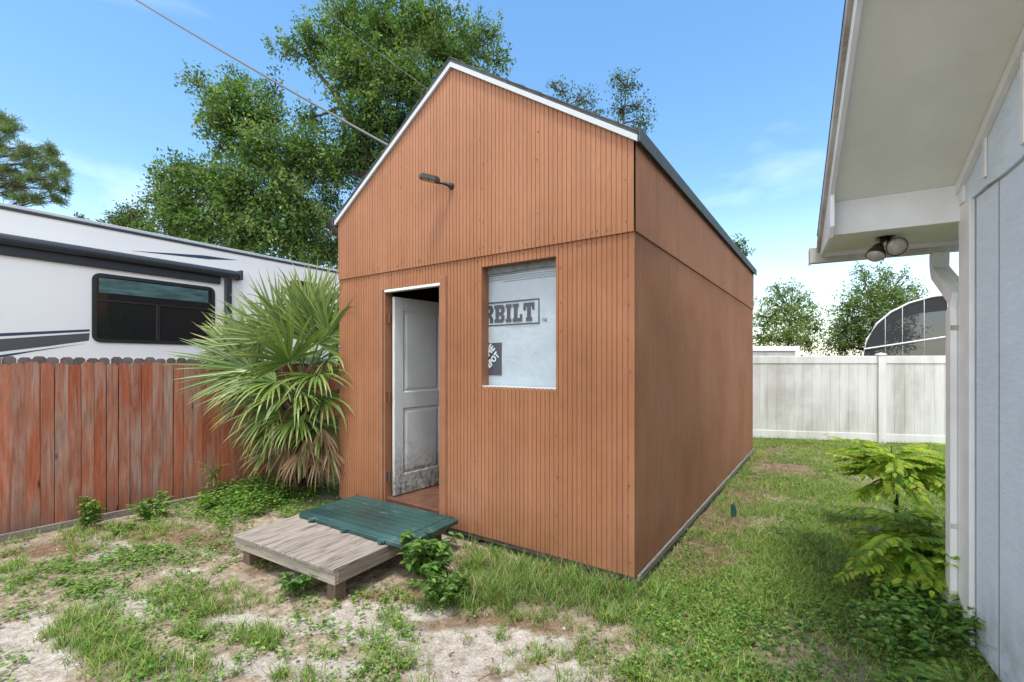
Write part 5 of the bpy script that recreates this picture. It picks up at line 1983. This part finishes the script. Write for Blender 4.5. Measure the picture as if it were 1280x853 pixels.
for k in range(92):
    st = random.choice(sv)[0]
    tt = random.uniform(.45, 1)
    a = random.uniform(0, 2 * math.pi)
    bx = st[0][0] + (st[-1][0] - st[0][0]) * tt; by = st[0][1] + (st[-1][1] - st[0][1]) * tt
    L_ = random.uniform(.28, .50)
    if a < R(70) or a > R(320): L_ *= .5
    lv.append(((bx, by, st[-1][2] * tt), (math.cos(a), math.sin(a), random.uniform(.0, .6)), L_, random.randint(9, 13)))
sapling('feathery_sapling', 'bushy mid green feathery sapling against the foot of the house corner', b2, sv, lv, YG2, .078, 'feathery saplings by the house')


def weed_plant(name, label, base, nst, h, sp, ll, cols, group=None, ratio=.5, cat='plant', seedv=0):
    root = empty(name, base, 0, label, cat, group)
    mb = MB(); P, D, N = [], [], []
    for k in range(nst):
        a = random.uniform(0, 2 * math.pi); r = sp * random.uniform(.3, 1)
        hh = h * random.uniform(.55, 1.05)
        b0 = Vector(base) + Vector((math.cos(a), math.sin(a), 0)) * .04
        tip = Vector(base) + Vector((math.cos(a) * r, math.sin(a) * r, hh))
        mid = b0 * .5 + tip * .5 + Vector((0, 0, hh * .12))
        mb.tube([b0, mid, tip], [.005, .004, .002], 5)
        m = int(5 + hh / .03)
        for j in range(m):
            t = .2 + .8 * j / m
            p = b0 * (1 - t) ** 2 + mid * 2 * t * (1 - t) + tip * t * t
            for s in range(2):
                aa = random.uniform(0, 2 * math.pi)
                P.append(tuple(p)); D.append((math.cos(aa), math.sin(aa), random.uniform(-.25, .45))); N.append((random.gauss(0, .25), random.gauss(0, .25), 1))
    P, D, N = np.array(P), np.array(D), np.array(N)
    L = rng.uniform(.6, 1.25, len(P)) * ll
    v, q, _ = leaf_faces(P, D, N, L, L * ratio, .15, .2)
    c = pal(len(P), cols, .18)
    mb.build('stems', M['greenstem'], root, origin=base)
    np_obj('foliage', v, [q], np.repeat(c, 6, 0), M['leaf'], root, origin=base)
    return root


DG = [(.065, .145, .030), (.09, .18, .034), (.05, .11, .026), (.12, .215, .045)]
weed_plant('leafy_weed', 'tallest broad leaved weed growing at the right corner of the teal lid', ray_z(535, 722, 0), 24, .34, .30, .07, DG)
weed_plant('leafy_weed', 'round bushy weed in front of the shed beside the long grass', ray_z(556, 752, 0), 26, .22, .26, .045, DG)
weed_plant('leafy_weed', 'dark leafy weed growing in the shade under the platform front edge', ray_z(372, 738, 0), 9, .15, .16, .055, DG)
weed_plant('leafy_weed', 'slim upright weed against the fence left of its mid part', ray_z(112, 662, 0), 7, .34, .10, .06, WD, ratio=.62)
weed_plant('leafy_weed', 'sprawling weed climbing the fence halfway to the palm', ray_z(190, 650, 0), 8, .27, .20, .055, WD, ratio=.62)
weed_plant('leafy_weed', 'pale low weed on the sand in front of the fence board', ray_z(150, 668, 0), 6, .12, .14, .045, [(.17, .26, .06), (.13, .22, .05)], ratio=.6)
weed_plant('leafy_weed', 'dense green weed patch at the foot of the palm', ray_z(270, 638, 0), 12, .18, .22, .05, WD, ratio=.7)
weed_plant('leafy_weed', 'leafy weed beside the shed corner under the palm', ray_z(385, 622, 0), 14, .2, .24, .05, WD, ratio=.7)
weed_plant('leafy_shrub', 'green leafy shrub crowding the base of the house corner board', ray_z(1190, 800, 0), 15, .24, .22, .06, WD, ratio=.45)
weed_plant('leafy_shrub', 'low leafy shrub at the house foot nearest the camera', (1.93 - .12, 2.08 + .1, 0), 10, .16, .18, .05, WD, ratio=.5)
weed_plant('leafy_weed', 'bright leafy weed spreading on the lawn left of the house shrubs', ray_z(1135, 815, 0), 10, .14, .2, .05, WD, ratio=.55)
# fern at the lower right
fb = ray_z(1195, 862, 0)
fn = empty('fern', fb, 0, 'light green fern by the house wall at the bottom right', 'fern')
Vs, Qs, Cs, o = [], [], [], 0
mb = MB()
for k in range(9):
    a = R(60 + 33 * k + random.uniform(-10, 10))
    v, q, c, path = pinnate((fb[0], fb[1], .02), (math.cos(a), math.sin(a), .75), random.uniform(.2, .3), 13, .05, [(.19, .30, .05), (.14, .25, .04)], 1.2)
    mb.tube(path, .002, 4)
    Vs.append(v); Qs.append(q + o); Cs.append(c); o += len(v)
mb.build('stem', M['greenstem'], fn, origin=fb)
np_obj('frond', np.concatenate(Vs), [np.concatenate(Qs)], np.concatenate(Cs), M['leaf'], fn, origin=fb)
# strap leaved plant under the sapling
sb_ = ray_z(1165, 800, 0)
sp_ = empty('strap_leaf_plant', sb_, 0, 'arching strap leaved plant on the lawn below the bushy sapling', 'plant')
P = np.tile(np.array([sb_]), (26, 1)) + rng.normal(0, .02, (26, 3)) * [1, 1, 0]
c = pal(26, [(.12, .21, .04), (.16, .25, .05), (.09, .16, .03)])
v, q, t, cc = blades(P, rng.uniform(.2, .36, 26), rng.uniform(.010, .018, 26), rng.uniform(.2, .7, 26), rng.uniform(.5, 1.3, 26), c, c * 1.2, K=6)
np_obj('leaves', v, [q, t], cc, M['grass'], sp_, origin=sb_)

# ================================================================== light, sky, camera
EL, AZ = 73.0, 197.0          # sun elevation, compass turn from +Y
sun = bpy.data.objects.new('sun', bpy.data.lights.new('sun', 'SUN'))
COL.objects.link(sun)
sun.data.energy = 2.2; sun.data.angle = R(9); sun.data.color = (1, .955, .88)
dv = Vector((math.sin(R(AZ)) * math.cos(R(EL)), math.cos(R(AZ)) * math.cos(R(EL)), math.sin(R(EL))))
sun.rotation_euler = (-dv).to_track_quat('-Z', 'Y').to_euler()
wld = bpy.data.worlds.new('World'); scene.world = wld; wld.use_nodes = True
nt = wld.node_tree
bg = nt.nodes['Background']
sky = nt.nodes.new('ShaderNodeTexSky'); sky.sky_type = 'NISHITA'; sky.sun_disc = False
sky.sun_elevation = R(EL); sky.sun_rotation = R(AZ); sky.air_density = 1.15; sky.dust_density = .5; sky.ozone_density = 1.2; sky.altitude = 0
tc = nt.nodes.new('ShaderNodeTexCoord')
mp = nt.nodes.new('ShaderNodeMapping'); mp.inputs['Scale'].default_value = (.8, .8, 3.0); mp.inputs['Location'].default_value = (.35, .2, .1)
no = nt.nodes.new('ShaderNodeTexNoise'); no.inputs['Scale'].default_value = 1.7; no.inputs['Detail'].default_value = 7; no.inputs['Roughness'].default_value = .55; no.inputs['Distortion'].default_value = .4
rp = nt.nodes.new('ShaderNodeValToRGB'); rp.color_ramp.elements[0].position = .54; rp.color_ramp.elements[1].position = .85
rp.color_ramp.elements[0].color = (0, 0, 0, 1); rp.color_ramp.elements[1].color = (.32, .32, .32, 1)
mx = nt.nodes.new('ShaderNodeMix'); mx.data_type = 'RGBA'
nt.links.new(tc.outputs['Generated'], mp.inputs[0]); nt.links.new(mp.outputs[0], no.inputs['Vector']); nt.links.new(no.outputs['Fac'], rp.inputs[0])
sx_ = nt.nodes.new('ShaderNodeSeparateXYZ'); nt.links.new(tc.outputs['Generated'], sx_.inputs[0])
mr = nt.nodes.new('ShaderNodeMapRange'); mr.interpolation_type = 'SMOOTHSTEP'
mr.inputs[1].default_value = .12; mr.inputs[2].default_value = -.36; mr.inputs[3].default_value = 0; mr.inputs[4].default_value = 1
bk = nt.nodes.new('ShaderNodeVectorMath'); bk.operation = 'DOT_PRODUCT'; bk.inputs[1].default_value = (.3, .954, 0)  # unseen white cloud bank behind the camera, added as fill light
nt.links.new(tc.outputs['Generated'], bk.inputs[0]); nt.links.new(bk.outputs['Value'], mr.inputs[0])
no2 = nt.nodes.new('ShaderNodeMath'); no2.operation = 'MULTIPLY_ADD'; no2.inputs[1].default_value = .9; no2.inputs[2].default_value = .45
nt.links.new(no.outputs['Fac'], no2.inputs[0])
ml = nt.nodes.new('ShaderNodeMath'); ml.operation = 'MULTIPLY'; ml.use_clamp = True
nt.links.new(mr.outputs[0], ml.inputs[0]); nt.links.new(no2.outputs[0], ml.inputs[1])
hz_ = nt.nodes.new('ShaderNodeMapRange'); hz_.interpolation_type = 'SMOOTHSTEP'
hz_.inputs[1].default_value = .36; hz_.inputs[2].default_value = -.02; hz_.inputs[3].default_value = 0; hz_.inputs[4].default_value = .24
nt.links.new(sx_.outputs[2], hz_.inputs[0])
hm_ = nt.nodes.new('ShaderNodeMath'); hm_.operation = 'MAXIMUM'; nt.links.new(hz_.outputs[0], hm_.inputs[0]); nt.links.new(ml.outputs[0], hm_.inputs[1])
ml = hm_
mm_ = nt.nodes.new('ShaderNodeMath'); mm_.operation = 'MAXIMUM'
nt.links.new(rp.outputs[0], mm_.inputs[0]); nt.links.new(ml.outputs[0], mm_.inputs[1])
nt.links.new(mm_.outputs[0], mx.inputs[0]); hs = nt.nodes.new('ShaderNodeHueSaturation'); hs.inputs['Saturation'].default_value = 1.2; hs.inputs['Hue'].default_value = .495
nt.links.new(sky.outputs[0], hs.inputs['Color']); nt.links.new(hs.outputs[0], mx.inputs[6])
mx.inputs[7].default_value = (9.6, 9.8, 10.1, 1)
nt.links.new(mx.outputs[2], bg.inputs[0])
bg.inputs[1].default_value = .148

cam = bpy.data.objects.new('camera', bpy.data.cameras.new('camera'))
COL.objects.link(cam)
cam.location = (0, 0, CH); cam.rotation_euler = (R(90), 0, 0)
cam.data.sensor_width = 36; cam.data.lens = F / 1280 * 36
cam.data.shift_y = (HY - 426.5) / 1280
cam.data.clip_start = .05; cam.data.clip_end = 2000
scene.camera = cam
vs = scene.view_settings
vs.view_transform = 'Standard'; vs.look = 'None'; vs.exposure = 0.9; vs.gamma = 1; vs.use_curve_mapping = False
scene.cycles.max_bounces = 8; scene.cycles.transparent_max_bounces = 8
scene.cycles.sample_clamp_indirect = 8
